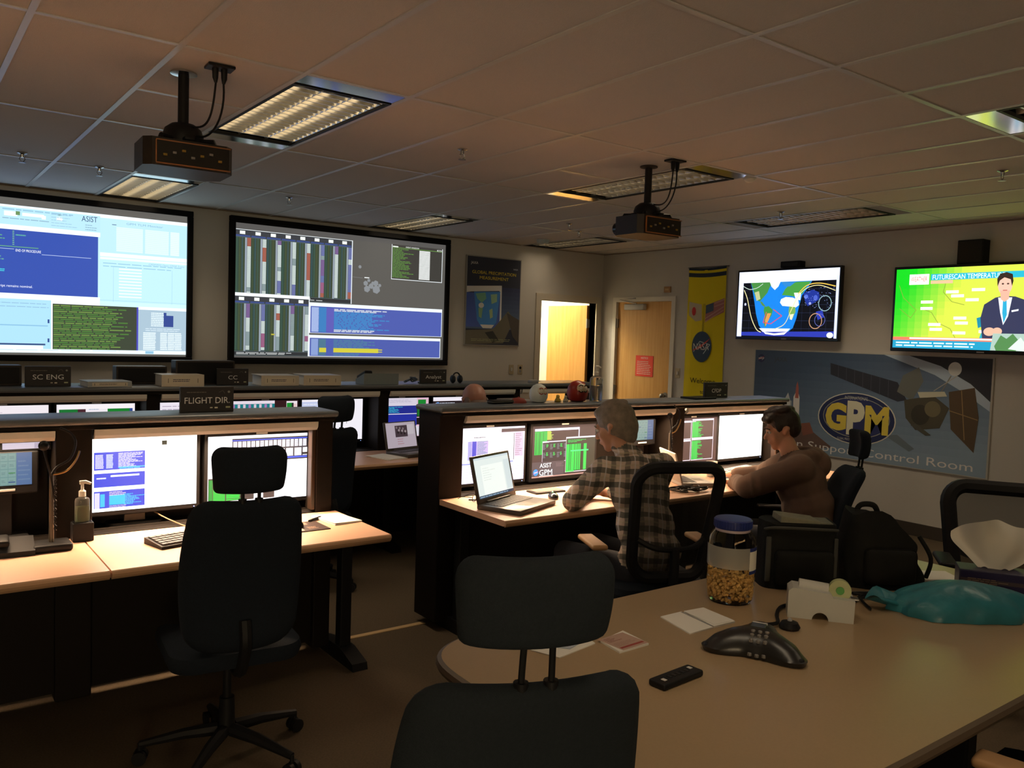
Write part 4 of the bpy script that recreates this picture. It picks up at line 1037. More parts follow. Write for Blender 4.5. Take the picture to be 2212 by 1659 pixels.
def f6(c):
    c.up().rect(.18, .0, .78, .20, '#d8d0e0').rect(.18, .20, .78, .40, '#242c8c').rect(.18, .42, .78, .72, '#2630a0').rect(.78, .0, 1, 1, '#e0b8cc').rect(.18, .72, .78, 1, '#cfc8dc')
    c.up().lines(.2, .04, .76, .12, 3, '#a8a0b8', .7, 1, .3).lines(.2, .22, .6, .38, 6, '#38a8c8', .3, .9, .6).rect(.18, .40, .78, .42, '#e0dce8').rect(.80, .05, .95, .20, '#1c8430').rect(.78, .24, .97, .50, '#1a1a1c').rect(.78, .52, .96, .70, '#1a1518').lines(.79, .26, .96, .48, 8, '#1c8c34', .3, .9, .7).rect(.18, .76, .30, .82, '#c8b848').rect(.18, .82, .30, .90, '#2c8c6c').rect(.18, .90, .30, .96, '#c8b848').rect(.78, .2, .97, .235, '#f0e8f0').rect(.35, .74, .95, .98, '#d8d4e0')
def f7(c): c.up().rect(0, .0, .78, .1, '#f4eef8').rect(0, .1, 1, 1, '#2a2024').lines(.05, .14, .5, .18, 1, '#d8e0f0', .8, 1, .6).ell(.09, .16, .03, .03, '#70a0e0').rect(.5, .4, 1, .6, '#a09888')
FAR = [('white far monitor at the left edge of the picture', .565, f1, '#f6eef4', .50), ('far monitor with green blocks at its right', 1.09, f2, '#f4eef4', .46),
       ('far monitor mostly hidden by the FLIGHT DIR. sign', 1.70, f3, '#e8e0f0', .46), ('far monitor with teal columns right of the FLIGHT DIR. sign', 2.205, f4, '#40282c', .50),
       ('far white monitor partly hidden by a chair headrest', 2.735, f5, '#f6f2fa', .50), ('far monitor with blue windows behind the tilted laptop', 3.335, f6, '#cfc8dc', .50),
       ('far dark monitor with a white bar beside the bald head', 3.88, f7, '#2a2024', .50)]
for l, x, fn, bg, w in FAR:
    c = Canvas(w, .315, bg); fn(c)
    monitor(l, x, 5.90, .975, c, W=w, H=.315, mtl=M_disp2, group='far row monitors')

# ================================================================== name signs on the console tops
def sign(label, txt, x, y, w, h, tw_, marks=True, name='station_sign', col='#b8b4a8', rz=0):
    t = thing(name, label, 'sign', (x, y, ZT), rz)
    tilt = R(-8)
    MB().box(-w/2, w/2, 0, .018, 0, h, .003).box(-w/2+.01, w/2-.01, .018, .055, 0, .012, .002).build('plaque', mat('sign_black', (.022, .020, .020), .4), t)
    c = Canvas(w-.01, h-.01, '#1f1d1d', .0003)
    c.up().text(txt, .5-tw_/2, .40, .26, col, w=tw_)
    if marks:
        c.lines(.1, .16, .55, .22, 1, '#4a4640', .8, 1, .5).ell(.92, .18, .025, .05, '#5c5c58').rect(.55, .82, .60, .87, '#807c70').rect(.64, .82, .70, .88, '#8c887c').rect(.86, .80, .95, .87, '#6c7058').line([(.72, .2), (.80, .12), (.84, .25)], .012, '#383634')
    c.build('print', M_print, t, loc=(0, -.0008, h/2), gain=3.0)
    return t
sign('dark station sign reading SC ENG, on the far console', 'SC ENG', .80, 5.80, .25, .125, .70)
sign('dark station sign reading CC, on the far console', 'CC', 1.93, 5.79, .22, .115, .30)
sign('dark station sign reading Analyst, on the far console', 'Analyst', 3.565, 5.80, .25, .115, .62)
sign('dark station sign reading FLIGHT DIR., on the near left console', 'FLIGHT DIR.', 1.20, 3.95, .245, .120, .88)
sign('dark station sign reading CFDP, on the near right console', 'CFDP', 4.90, 4.0, .26, .115, .42)

# dark equipment boxes and paperwork on the far console
def eq_box(label, x0, x1, y, h, d=.12):
    t = thing('equipment_box', label, 'box', ((x0+x1)/2, y, ZT)); w = x1-x0
    MB().box(-w/2, w/2, 0, d, 0, h, .005).build('case', mat('equipment_case', (.028, .020, .016), .5), t)
    MB().box(-w/2+.012, w/2-.012, -.004, 0.001, .012, h-.012, .002).build('front_panel', M_black, t)
eq_box('black box left of the SC ENG sign on the far console', .38, .67, 5.90, .125)
eq_box('dark brown box behind the white binder on the far console', 1.22, 1.54, 5.97, .12)
eq_box('tall black box behind the CC sign on the far console', 1.57, 1.97, 5.87, .165)
def binder(label, x, y, w, h, d, rz, spine, flat=False, ring='#3a3f58'):
    t = thing('ring_binder', label, 'binder', (x, y, ZT), rz, 'binders on the far console')
    m = MB().box(-w/2, w/2, -d/2, d/2, 0, .003).box(-w/2, w/2, -d/2, d/2, h-.003, h).box(-w/2, w/2, -d/2, -d/2+.003, .003, h-.003)
    m.build('cover', spine, t)
    MB().box(-w/2+.008, w/2-.008, -d/2+.02, d/2-.006, .0035, h-.004).build('pages', M_paper, t)
    c = Canvas(w*.8, h*.62, '#c8c0ac', .0003); c.up().lines(.2, .25, .8, .7, 2, ring, .8, 1, .4).rect(.06, .2, .075, .8, '#3c3a3c').rect(.93, .2, .945, .8, '#3c3a3c')
    c.build('spine_label', M_print, t, loc=(0, -d/2-.0006, h/2))
M_bw = mat('white_binder', (.55, .50, .40), .45); M_bg = mat('grey_binder', (.50, .46, .38), .45)
binder('flat grey binder between the SC ENG sign and white binder', 1.12, 5.80, .26, .036, .22, R(4), mat('blue_grey_binder', (.32, .35, .36), .45))
binder('thick white binder left of the CC sign', 1.57, 5.79, .27, .078, .20, 0, M_bw)
binder('white binder with dark edge right of the CC sign', 2.24, 5.81, .27, .072, .24, R(-3), M_bg)
binder('white binder with a grey printed spine in front of the right screen', 2.56, 5.81, .28, .074, .26, R(-5), M_bw)
t = thing('desk_phone', 'grey desk phone lying on the far console left of the Analyst sign', 'phone', (3.08, 5.83, ZT), R(-8))
MB().prism([(-.10, 0), (.10, 0), (.10, .03), (-.10, .085)], -.15, .13, axis='x').build('base', mat('phone_grey', (.20, .24, .26), .45), t)
MB().box(-.14, -.075, -.10, .10, .05, .085, .012, M=Matrix.Rotation(R(-15), 4, 'X')).build('handset', M_black, t, True)
MB().box(-.03, .09, -.07, .03, .052, .060, .003, M=Matrix.Rotation(R(-15), 4, 'X')).build('keypad', M_grey, t)
t = thing('loose_cable', 'crumpled bluish cable bundle beside the Analyst sign', 'cable', (3.34, 5.80, ZT))
r_ = random.Random(4)
MB().tube(smoothpath([(r_.uniform(-.07, .07), r_.uniform(-.04, .04), .008+r_.uniform(0, .05)) for _ in range(14)], 5), .006, 6).build('coil', mat('blue_grey_cable', (.10, .14, .20), .5), t, True)
t = thing('headphones', 'small dark headphones standing on the far console under the poster', 'headphones', (3.80, 5.82, ZT))
for s in (-1, 1): MB().sphere((s*.035, 0, .035), (.02, .035, .035), 12, 8).build('ear_cup', mat('dark_blue_cup', (.015, .02, .03), .5), t, True)
MB().tube(bez((-.035, 0, .05), (-.03, 0, .10), (.03, 0, .10), (.035, 0, .05), 10), .006, 6).build('headband', M_black, t, True)
t = thing('pen_tray', 'small grey box at the far console end by the open door', 'box', (4.60, 5.80, ZT))
MB().box(-.04, .04, -.03, .03, 0, .022, .004).build('body', M_grey, t); MB().box(-.035, .035, -.025, .025, .022, .026, .001).build('lid', M_lgrey, t)
# boxes of paper behind the near right console
t = thing('storage_box', 'pale lidded box standing inside the far console bay beside the bald head', 'box', (4.25, 5.60, .7465))
MB().box(-.11, .11, -.10, .10, 0, .34, .004).build('body', mat('pale_box', (.42, .40, .36), .6), t); MB().box(-.115, .115, -.105, .105, .34, .385, .004).build('lid', mat('pale_box_lid', (.35, .34, .34), .6), t)
# ================================================================== chairs (local: facing +Y, origin on the floor)
def star_base(t, zseat, r=.31, rot0=18):
    MB().cyl((0, 0, .10), (0, 0, .24), .032, .028, 14).cyl((0, 0, .24), (0, 0, zseat-.06), .016, n=12).build('gas_column', M_black, t, True)
    for k in range(5):
        a = R(rot0+72*k); ca, sa = math.cos(a), math.sin(a)
        lg = MB().tube([(0.03*ca, .03*sa, .115), (.15*ca, .15*sa, .105), (r*ca, r*sa, .075)], [.026, .022, .014], 8).build('base_leg', M_black, t, True)
        w = MB()
        for s in (-1, 1):
            c0 = Vector((r*ca-s*.016*sa, r*sa+s*.016*ca, .027)); d = Vector((-sa, ca, 0))*.009
            w.cyl(c0-d, c0+d, .0265, n=14)
        w.cyl((r*ca, r*sa, .03), (r*ca, r*sa, .08), .008, n=8).build('caster', M_black, lg, True)
def seat_pad(t, z, w, d, m):
    prof = rrect(w, d, .09, 6); mb = MB(); v = []; f = []; L = [(0, .80, -.03), (0, .96, -.028), (0, 1.0, .0), (0, .97, .028), (0, .86, .042), (0, .5, .046), (0, .05, .046)]
    n = len(prof)
    for _, s, h in L:
        for x, y in prof: v.append((x*s, y*s, z+h-(.02 if y > d*.42 and h > 0 else 0)))
    for i in range(len(L)-1):
        for k in range(n): f.append((i*n+k, i*n+(k+1) % n, (i+1)*n+(k+1) % n, (i+1)*n+k))
    f.append(tuple(range(n-1, -1, -1))); f.append(tuple((len(L)-1)*n+k for k in range(n)))
    mb.add(v, f).build('seat', m, t, True)
def highback(label, loc, rotz, m, zs=.46, arms=False, tilt=0.0, head_rot=0.0, back_h=.60, zb=.48, ztop=None, headz=1.115, headw=.135, headh=.16, backw=1.0, lean=.10, group='high backed task chairs with headrests'):
    t = thing('task_chair', label, 'chair', loc, rotz, group)
    seat_pad(t, zs, .48, .46, m)
    star_base(t, zs)
    MB().box(-.09, .09, -.10, .10, zs-.075, zs-.03, .01).build('tilt_mechanism', M_black, t)
    MB().tube([(.09, 0, zs-.055), (.22, -.02, zs-.06), (.26, -.02, zs-.08)], .007, 8).build('lever', M_black, t, True)
    yb = -.24
    bend = lambda q: yb-lean*q*q-.0+.035*math.sin(q*PI*1.0)*(-1 if q < .0 else .6)
    def Wf(q): return backw*(.155+.060*math.sin(PI*(.2+.62*q)))
    pad(Wf, back_h, bend, .075, .035, rad=.06, rad_low=.09, M=Matrix.Translation((0, 0, zb))).build('backrest', m, t, True)
    MB().tube(smoothpath([(0, -.05, zs-.055), (0, -.20, zs-.05), (0, yb-.045, zb+.03), (0, yb-.03, zb+.12)]), [.022]*19, 8).build('back_support', M_black, t, True)
    ytop = bend(1.0)
    for s in (-1, 1):
        MB().tube([(s*.028, ytop+.0, zb+back_h-.06), (s*.028, ytop-.005, zb+back_h+.02), (s*.026, ytop-.012, headz+.03)], .0065, 8).build('headrest_post', M_black, t, True)
        MB().cyl((s*.028, ytop-.002, zb+back_h-.012), (s*.028, ytop-.002, zb+back_h+.006), .014, n=10).build('post_collar', M_black, t, True)
    hp = pad(lambda q: headw-.012*(1-q)**2, headh, lambda q: -.012*math.sin(q*PI), .06, .035, rad=.042, rad_low=.018)
    hp.build('headrest', m, t, True, loc=(0, ytop-.008, headz), rot=(0, 0, head_rot))
    if arms:
        for s in (-1, 1):
            MB().tube(smoothpath([(s*.20, .02, zs-.05), (s*.275, .02, zs), (s*.28, .02, zs+.18)]), .014, 8).build('arm_post', M_black, t, True)
            MB().box(s*.28-.04, s*.28+.04, -.11, .15, zs+.18, zs+.205, .010, 3).build('arm_pad', M_black, t, True)
    return t
def meshmat():
    if 'chair_mesh' in MATS: return MATS['chair_mesh']
    m = bpy.data.materials.new('chair_mesh'); m.use_nodes = True; nt = m.node_tree
    b = nt.nodes['Principled BSDF']; b.inputs['Base Color'].default_value = (.02, .018, .015, 1); b.inputs['Roughness'].default_value = .8
    tr = nt.nodes.new('ShaderNodeBsdfTransparent'); mx = nt.nodes.new('ShaderNodeMixShader'); mx.inputs[0].default_value = .62
    nt.links.new(tr.outputs[0], mx.inputs[1]); nt.links.new(b.outputs[0], mx.inputs[2])
    nt.links.new(mx.outputs[0], nt.nodes['Material Output'].inputs['Surface'])
    MATS['chair_mesh'] = m; return m
def meshback(label, loc, rotz, zs=.46, H=.54, zb=.55, W=.225, arm_mat=None, r=.028, lean=.11):
    t = thing('mesh_chair', label, 'chair', loc, rotz, 'mesh backed office chairs')
    seat_pad(t, zs, .50, .48, M_fabric2)
    star_base(t, zs, .32, 54)
    MB().box(-.10, .10, -.12, .10, zs-.075, zs-.03, .01).build('tilt_mechanism', M_black, t)
    yb = -.235
    P3 = []
    for a, b in rrect(2*W, H, .085, 6, 0, H/2):
        q = b/H; wsc = .84+.16*min(1, q*1.4)
        P3.append((a*wsc, yb-lean*q*q-.035*(1-(a/W)**2)+.02*(1-q), zb+b))
    MB().tube(P3, r*.62, 8, closed=True).build('back_frame', M_black, t, True)
    v = []; f = []; nx, nz = 10, 10
    for j in range(nz+1):
        q = .02+.96*j/nz
        e = min(1, math.sqrt(max(0, 1-max(0, (abs(2*q-1)-.7)/.3)**2))*.25+.76)
        for i in range(nx+1):
            u = -1+2*i/nx; a = u*(W-.01)*(.84+.16*min(1, q*1.4))*e
            v.append((a, yb-lean*q*q-.035*(1-u*u)+.02*(1-q), zb+q*H))
    for j in range(nz):
        for i in range(nx): f.append((j*(nx+1)+i, j*(nx+1)+i+1, (j+1)*(nx+1)+i+1, (j+1)*(nx+1)+i))
    MB().add(v, f).build('back_mesh', meshmat(), t, True)
    MB().tube(smoothpath([(-W*.86, yb-.015, zb+.19), (-W*.4, yb-.06, zb+.15), (W*.4, yb-.06, zb+.15), (W*.86, yb-.015, zb+.19)]), .014, 8).build('lumbar_bar', M_black, t, True)
    MB().tube(smoothpath([(0, -.05, zs-.055), (0, -.22, zs-.04), (0, yb-.06, zb-.02), (0, yb-.065, zb+.15)]), .024, 8).build('back_support', M_black, t, True)
    for s in (-1, 1):
        MB().tube(smoothpath([(s*.20, .0, zs-.05), (s*.29, .0, zs-.01), (s*.295, .01, zs+.19)]), .016, 8).build('arm_post', M_black, t, True)
        MB().box(s*.29-.04, s*.29+.04, -.10, .15, zs+.185, zs+.212, .012, 3).build('arm_pad', arm_mat or M_black, t, True)
    return t
highback('high backed dark chair facing the near left console monitors', (1.04, 3.135, 0), R(-6), M_fabric2, back_h=.56, zb=.50, headz=1.085, lean=.08, headw=.130)
highback('large dark fabric chair with headrest in the foreground by the table', (1.046, 1.427, 0), R(-22), M_fabric, back_h=.53, zb=.505, headz=1.105, lean=.08, headw=.15, backw=1.15)
highback('dark chair with headrest in the aisle before the far console', (2.13, 4.97, 0), R(14), M_fabric2, back_h=.56, zb=.50, headz=1.10, lean=.06)
highback('dark chair with headrest behind the person in the hoodie', (4.26, 2.87, 0), R(48), M_fabric2, arms=True, back_h=.50, zb=.46, headz=1.02, lean=.12, headw=.12)
highback('dark chair of the bald person at the far console', (3.50, 4.92, 0), R(0), M_fabric2, back_h=.44, zb=.46, headz=.91, lean=.05)
meshback('mesh backed chair of the man in the plaid shirt', (3.035, 2.85, 0), R(-24), arm_mat=M_tan, H=.54, zb=.55, W=.205, r=.046)
meshback('mesh backed chair at the right edge behind the tissue box', (4.23, 1.66, 0), R(124), H=.50, zb=.465, W=.24, r=.062)
meshback('office chair tucked under the near side of the table, lower right', (2.45, .80, 0), R(10), arm_mat=M_tan, H=.40, zb=.50, lean=.30)
# ================================================================== conference table
TZ = .74
t = thing('conference_table', 'large tan conference table with rounded corners in the foreground', 'table')
TX0, TX1, TY0, TY1 = 1.225, 3.60, .91, 2.09
out = []
def tedge(k, n=96):
    # racetrack outline with slightly bowed ends
    a = 2*PI*k/n; e = 2/7.0
    cx, cy, hx, hy = (TX0+TX1)/2, (TY0+TY1)/2, (TX1-TX0)/2, (TY1-TY0)/2
    return (cx+hx*math.copysign(abs(math.cos(a))**e, math.cos(a)), cy+hy*math.copysign(abs(math.sin(a))**e, math.sin(a)))
out = [tedge(k) for k in range(96)]
MB().prism(out, TZ-.032, TZ).build('tabletop', M_table, t)
MB().tube([(x, y, TZ-.017) for x, y in out], .0165, 8, closed=True).build('edge_band', mat('table_edge', (.10, .07, .045), .5), t, True)
for x in (1.75, 3.08):
    MB().box(x-.04, x+.04, 1.3, 1.7, .03, TZ-.033, .01).build('pedestal', M_black, t)
    MB().box(x-.05, x+.05, 1.10, 1.90, 0, .035, .01).build('foot', M_black, t)

# ================================================================== things on the table
# jar of snacks
t = thing('snack_jar', 'big clear jar of snack mix with a blue lid on the table', 'jar', (2.41, 1.865, TZ))
M_jar = mat('clear_plastic', (.95, .95, .95), .06, trans=1.0, ior=1.12, spec=.6)
prof = [(.070, .002), (.078, .012), (.083, .05), (.0835, .085), (.081, .10), (.0835, .112), (.0835, .21), (.078, .235), (.062, .255), (.058, .262), (.058, .275)]
MB().lathe(prof, 32, cap=False).add([], []).build('jar_body', M_jar, t, True)
MB().lathe([(.071, .001), (.071, .004)], 32).build('jar_bottom', M_jar, t)
ld = MB().lathe([(.063, .262), (.066, .266), (.066, .292), (.062, .296), (.03, .297)], 32).build('lid', mat('blue_lid', (.014, .028, .16), .4), t, True)
ri = MB()
for k in range(40):
    a = 2*PI*k/40; ri.box(-.001, .001, -.0015, .0015, .268, .291, M=Matrix.Rotation(a, 4, 'Z') @ Matrix.Translation((.0665, 0, 0)))
ri.build('grip_ridges', MATS['blue_lid'], ld)
MB().lathe([(.0595, .252), (.0605, .258), (.0605, .262)], 32, cap=False).build('neck_ring', mat('pale_ring', (.6, .5, .55), .4), t, True)
rn = random.Random(11); nuts = MB()
for k in range(520):
    z = rn.uniform(.012, .108 if rn.random() < .8 else .128); rr = .068*math.sqrt(rn.random()); a = rn.uniform(0, 2*PI)
    if rn.random() < .55: rr = rn.uniform(.060, .070)
    M = Matrix.Translation((rr*math.cos(a), rr*math.sin(a), z)) @ Matrix.Rotation(rn.uniform(0, 3), 4, 'X') @ Matrix.Rotation(rn.uniform(0, 3), 4, 'Z')
    if k % 3: nuts.sphere((0, 0, 0), (.009, .006, .006), 6, 4, M)
    else: nuts.box(-.009, .009, -.004, .004, -.003, .003, M=M)
o = nuts.build('snack_mix', mat('snack_mix', (.72, .42, .13), .7, var=.5, vscale=60), t); o['kind'] = 'stuff'
# label wrapped round the jar: pale back and printed front
def wrap(name, a0, a1, z0, z1, r, m):
    v = []; f = []; n = 16
    for k in range(n+1):
        a = R(a0+(a1-a0)*k/n); v += [(r*math.cos(a), r*math.sin(a), z0), (r*math.cos(a), r*math.sin(a), z1)]
    for k in range(n): f.append((2*k, 2*k+2, 2*k+3, 2*k+1))
    return MB().add(v, f).build(name, m, t, True)
wrap('label_back', 128, 264, .130, .205, .0845, mat('frosted_label', (.42, .40, .36), .6, alpha=.6))
wrap('label', 264, 310, .115, .205, .0850, mat('jar_label', (.75, .72, .62), .5))
wrap('label_stripe', 264, 310, .192, .205, .0853, MATS['blue_lid']); wrap('label_stripe', 264, 310, .112, .124, .0853, MATS['blue_lid'])
# sheets and booklets
def sheet(name, label, pts, cat, m, th=.003, fold=None, canvas=None):
    t = thing(name, label, cat, (sum(p[0] for p in pts)/len(pts), sum(p[1] for p in pts)/len(pts), TZ+.0002))
    cx, cy = t.location[0], t.location[1]
    MB().prism([(x-cx, y-cy) for x, y in pts], 0, th).build('pages', m, t)
    return t
t = sheet('folded_sheet', 'blank white folded sheet near the snack jar', [(2.05, 1.862), (2.01, 1.70), (2.12, 1.70), (2.15, 1.86)], 'paper', M_paper, .004)
MB().box(-.003, .003, -.07, .075, .004, .0045).build('crease', M_grey, t, rot=(0, 0, R(-8)), loc=(.052, 0, 0))
t = sheet('folded_sheet', 'blank white sheet lying against the conference phone', [(2.125, 1.70), (2.225, 1.695), (2.245, 1.845), (2.157, 1.855)], 'paper', M_paper, .006)
MB().box(-.045, .045, -.07, .07, .006, .0075, M=Matrix.Rotation(R(-6), 4, 'Z')).build('top_leaf', M_paper, t)
t = sheet('booklet', 'small pink printed booklet beside the foreground headrest', [(1.722, 1.80), (1.708, 1.704), (1.832, 1.706), (1.843, 1.828)], 'booklet', M_paper, .006)
c = Canvas(.11, .105, '#b89a8c', .0003); c.up().lines(.1, .1, .6, .4, 4, '#8a5a54', .4, 1, .4).rect(.05, .8, .95, .9, '#a04a44').lines(.1, .5, .9, .75, 4, '#9c7a70', .5, 1, .3)
c.build('print', M_print, t, loc=(0, 0, .0066), rot=(R(-90), 0, R(3)))
sheet('loose_papers', 'white papers lying behind the foreground headrest posts', [(1.50, 1.86), (1.535, 1.77), (1.70, 1.80), (1.72, 1.89), (1.62, 1.93)], 'paper', M_paper, .003)
t = sheet('loose_papers', 'bluish leaflet on top of the papers behind the headrest', [(1.56, 1.85), (1.60, 1.80), (1.69, 1.83), (1.66, 1.885)], 'paper', mat('bluish_paper', (.45, .50, .58), .6), .003)
t.location.z += .0035
# remote control
t = thing('remote_control', 'black remote control on the near side of the table', 'remote', (1.705, 1.482, TZ), R(4))
MB().box(-.085, .085, -.028, .028, 0, .018, .006, 3).build('body', M_black, t, True)
MB().box(-.065, -.054, -.012, .002, .018, .0195, .0005).build('button', M_lgrey, t); MB().box(.058, .069, -.002, .012, .018, .0195, .0005).build('button', M_lgrey, t)
for k in range(5): MB().box(-.035+.018*k, -.025+.018*k, -.008, .008, .018, .0190, .0005).build('button', M_blackg, t)
# three-armed conference phone
t = thing('conference_phone', 'black three armed conference phone on the table', 'phone', (2.085, 1.505, TZ), R(28))
v = []; f = []; n = 72; L = [(.0, 0.002, .96), (1, .016, 1.0), (2, .034, .95), (3, .052, .80), (4, .064, .55), (5, .070, .28), (6, .072, .05)]
def star(a): return .086+.084*(0.5+0.5*math.cos(3*a))**2
for _, z, s in L:
    for k in range(n):
        a = 2*PI*k/n; r_ = star(a)*s; v.append((r_*math.cos(a), r_*math.sin(a), z-(.018*(r_/.168)**2 if z > .02 else 0)))
for i in range(len(L)-1):
    for k in range(n): f.append((i*n+k, i*n+(k+1) % n, (i+1)*n+(k+1) % n, (i+1)*n+k))
f.append(tuple(range(n-1, -1, -1))); f.append(tuple((len(L)-1)*n+k for k in range(n)))
MB().add(v, f).build('body', mat('phone_shell', (.014, .013, .013), .32), t, True)
def phone_h(x, y):
    r_ = math.hypot(x, y); q = r_/star(math.atan2(y, x))
    zs = [(s_, z) for _, z, s_ in L[1:]][::-1]
    z = np.interp(q, [a for a, b in zs], [b for a, b in zs])
    return float(z)-.018*(r_/.168)**2
for i in range(4):
    for j in range(3):
        x, y = -.085+.017*i, -.030+.020*j-.002
        MB().lathe([(.0065, -.004), (.0065, .003), (.004, .005)], 8, Matrix.Translation((x, y, phone_h(x, y)))).build('key', mat('phone_key', (.16, .15, .14), .4), t)
MB().box(-.012, .030, -.022, .022, .062, .0735, .002).build('screen', mat('phone_lcd', (.03, .035, .03), .15), t)
MB().box(.040, .048, -.022, .022, .055, .0705, .001).build('brand_strip', M_lgrey, t)
for k in range(3):
    a = 2*PI*k/3; MB().sphere((.145*math.cos(a), .145*math.sin(a), .014), (.02, .02, .012), 10, 6).build('speaker_tip', M_black, t, True)
t = thing('phone_cable', 'black cable running from the conference phone past the tape box', 'cable', (0, 0, TZ))
MB().tube(smoothpath([(2.24, 1.60, .02), (2.32, 1.60, .012), (2.40, 1.66, .010), (2.50, 1.70, .010), (2.66, 1.66, .008), (2.76, 1.60, .008), (2.88, 1.62, .008), (3.0, 1.52, .008)]), .006, 6).build('lead', M_black, t, True)
MB().tube(smoothpath([(2.74, 1.52, .008), (2.82, 1.60, .01), (2.90, 1.58, .008), (2.86, 1.66, .008), (2.96, 1.60, .008)]), .005, 6).build('loop', M_black, t, True)
t = thing('table_coaster', 'small black cable hub in front of the white tape box', 'cable hub', (2.335, 1.565, TZ))
MB().lathe([(.03, 0), (.034, .008), (.026, .022), (.01, .026)], 18).build('body', M_black, t, True); MB().sphere((.0, 0, .028), .008, 8, 6).build('knob', M_grey, t, True)
# white box with tape roll
t = thing('desk_caddy', 'white caddy with a tape roll and a half round notch on the table', 'caddy', (2.53, 1.585, TZ), R(-52))
# side profile in X (long) and Z, extruded across Y
prf = [(-.105, 0), (-.028, 0)]+[(.0+.026*math.cos(R(180-180*k/10))-.0, .026*math.sin(R(180-180*k/10))) for k in range(0, 11)]+[(.105, 0), (.107, .075), (.04, .078), (.03, .092), (-.09, .102), (-.104, .09)]
MB().prism(prf, -.045, .045, axis='y').build('body', mat('caddy_white', (.50, .50, .46), .4), t)
MB().cyl((-.07, 0, .104), (.025, 0, .096), .020, n=14).build('pen_trough', MATS['caddy_white'], t, True)
ta = MB().lathe([(.014, -.012), (.036, -.012), (.036, .012), (.014, .012)], 24, Matrix.Translation((.062, 0, .098)) @ Matrix.Rotation(R(90), 4, 'X'), cap=False).build('tape_roll', mat('tape_clear', (.45, .48, .25), .25, var=.2, vscale=30), t, True)
MB().lathe([(.0135, -.0125), (.0135, .0125)], 16, Matrix.Translation((.062, 0, .098)) @ Matrix.Rotation(R(90), 4, 'X')).build('tape_core', mat('tape_green', (.10, .35, .08), .5), ta)
MB().box(.098, .122, -.014, .014, .070, .076, .001).build('cutter', M_steel, t)
# teal pouch
def lumpy(name, m, parent, fn, nu=40, nv=20):
    v = []; f = []
    for j in range(nv+1):
        for i in range(nu):
            v.append(fn(2*PI*i/nu, j/nv))
    for j in range(nv):
        for i in range(nu): f.append((j*nu+i, j*nu+(i+1) % nu, (j+1)*nu+(i+1) % nu, (j+1)*nu+i))
    f.append(tuple(range(nu-1, -1, -1))); f.append(tuple(nv*nu+i for i in range(nu)))
    return MB().add(v, f).build(name, m, parent, True)
t = thing('plastic_bag', 'glossy teal plastic bag lying on the table before the tissue box', 'bag', (3.0, 1.34, TZ), R(-36))
def bagfn(a, q):
    rx, ry = .235*math.sin(PI*(.5+.5*q))**.7, .125*math.sin(PI*(.5+.5*q))**.6
    w = 1+.06*math.sin(5*a+3*q)+.04*math.sin(11*a-5*q)
    return (rx*math.cos(a)*w*(1+.25*max(0, math.cos(a))**6), ry*math.sin(a)*w, .115*q**.8*(1+.12*math.sin(3*a)*(1-q))+.001)
lumpy('bag_body', mat('teal_plastic', (.025, .17, .22), .35, bump=.9, bscale=22, var=.35, vscale=14), t, bagfn)
def knot(a, q): return (-.22-.07*q+.014*math.cos(a)*(1+q), .03*math.sin(a)*(1+.6*q)+.02, .03+.02*q+.016*math.sin(2*a)+.01*math.cos(a))
lumpy('bag_knot', MATS['teal_plastic'], t, knot, 16, 6)
# tissue box
t = thing('tissue_box', 'dark blue patterned tissue box with white tissues puffing out', 'tissue box', (3.40, 1.40, TZ), R(-58))
MB().box(-.125, .125, -.06, .06, 0, .085, .003).build('carton', mat('tissue_carton', (.030, .028, .075), .45, var=.6, vscale=40), t)
c = Canvas(.24, .075, '#23204a', .0003); c.up().rect(.0, .35, 1, .55, '#4a4048').lines(.1, .3, .9, .6, 3, '#8a7868', .4, 1, .4); c.build('side_print', M_print, t, loc=(0, -.0606, .043))
v = []; f = []; nx, nz = 26, 14; rr = random.Random(5)
def tis(u, w):
    x = (u-.5)*(.10+.20*math.sin(w*PI*.55)); y = .05*math.sin(u*7+w*2)*w+.02*math.sin(u*15)*w; z = .080+.20*w*(1-.45*abs(u-.5)**1.5*2)+.010*math.sin(u*9+w*5)
    return (x, y, z)
for j in range(nz+1):
    for i in range(nx+1): v.append(tis(i/nx, j/nz))
for j in range(nz):
    for i in range(nx): f.append((j*(nx+1)+i, j*(nx+1)+i+1, (j+1)*(nx+1)+i+1, (j+1)*(nx+1)+i))
o = MB().add(v, f).build('tissue', mat('tissue_paper', (.78, .75, .68), .8), t, True)
v2 = [(x*.9+.01, y+.035, z*.93) for x, y, z in v]
MB().add(v2, f).build('tissue', MATS['tissue_paper'], t, True)
# camera bag with open top, and backpack
t = thing('camera_bag', 'dark grey shoulder bag stuffed with papers behind the snack jar', 'bag', (2.80, 1.865, TZ), R(-37))
M_bag = mat('bag_nylon', (.010, .010, .009), .8, spec=.2, bump=.4, bscale=120, var=.3, vscale=20); M_bag2 = mat('bag_trim', (.045, .045, .038), .7, var=.2)
def bgf(a, q):
    e = .35; cs, sn = math.cos(a), math.sin(a)
    x = .150*math.copysign(abs(cs)**e, cs); y = .085*math.copysign(abs(sn)**e, sn)
    k = 1-.10*q+.03*math.sin(q*6+a*3)*.6
    return (x*k, y*k, .245*q+.004*math.sin(4*a)*q)
lumpy('bag_body', M_bag, t, bgf)
MB().box(-.11, .11, -.115, -.07, .02, .15, .02, 3).build('front_pocket', M_bag, t, True)
MB().box(-.145, -.125, -.095, -.085, .03, .20, .004).build('strap_trim', M_bag2, t); MB().box(.11, .125, -.093, -.083, .05, .20, .004).build('strap_trim', M_bag2, t)
MB().tube(smoothpath([(-.14, -.05, .22), (-.10, -.09, .235), (.08, -.09, .232), (.14, -.04, .22)]), .006, 6).build('zip_edge', M_bag2, t, True)
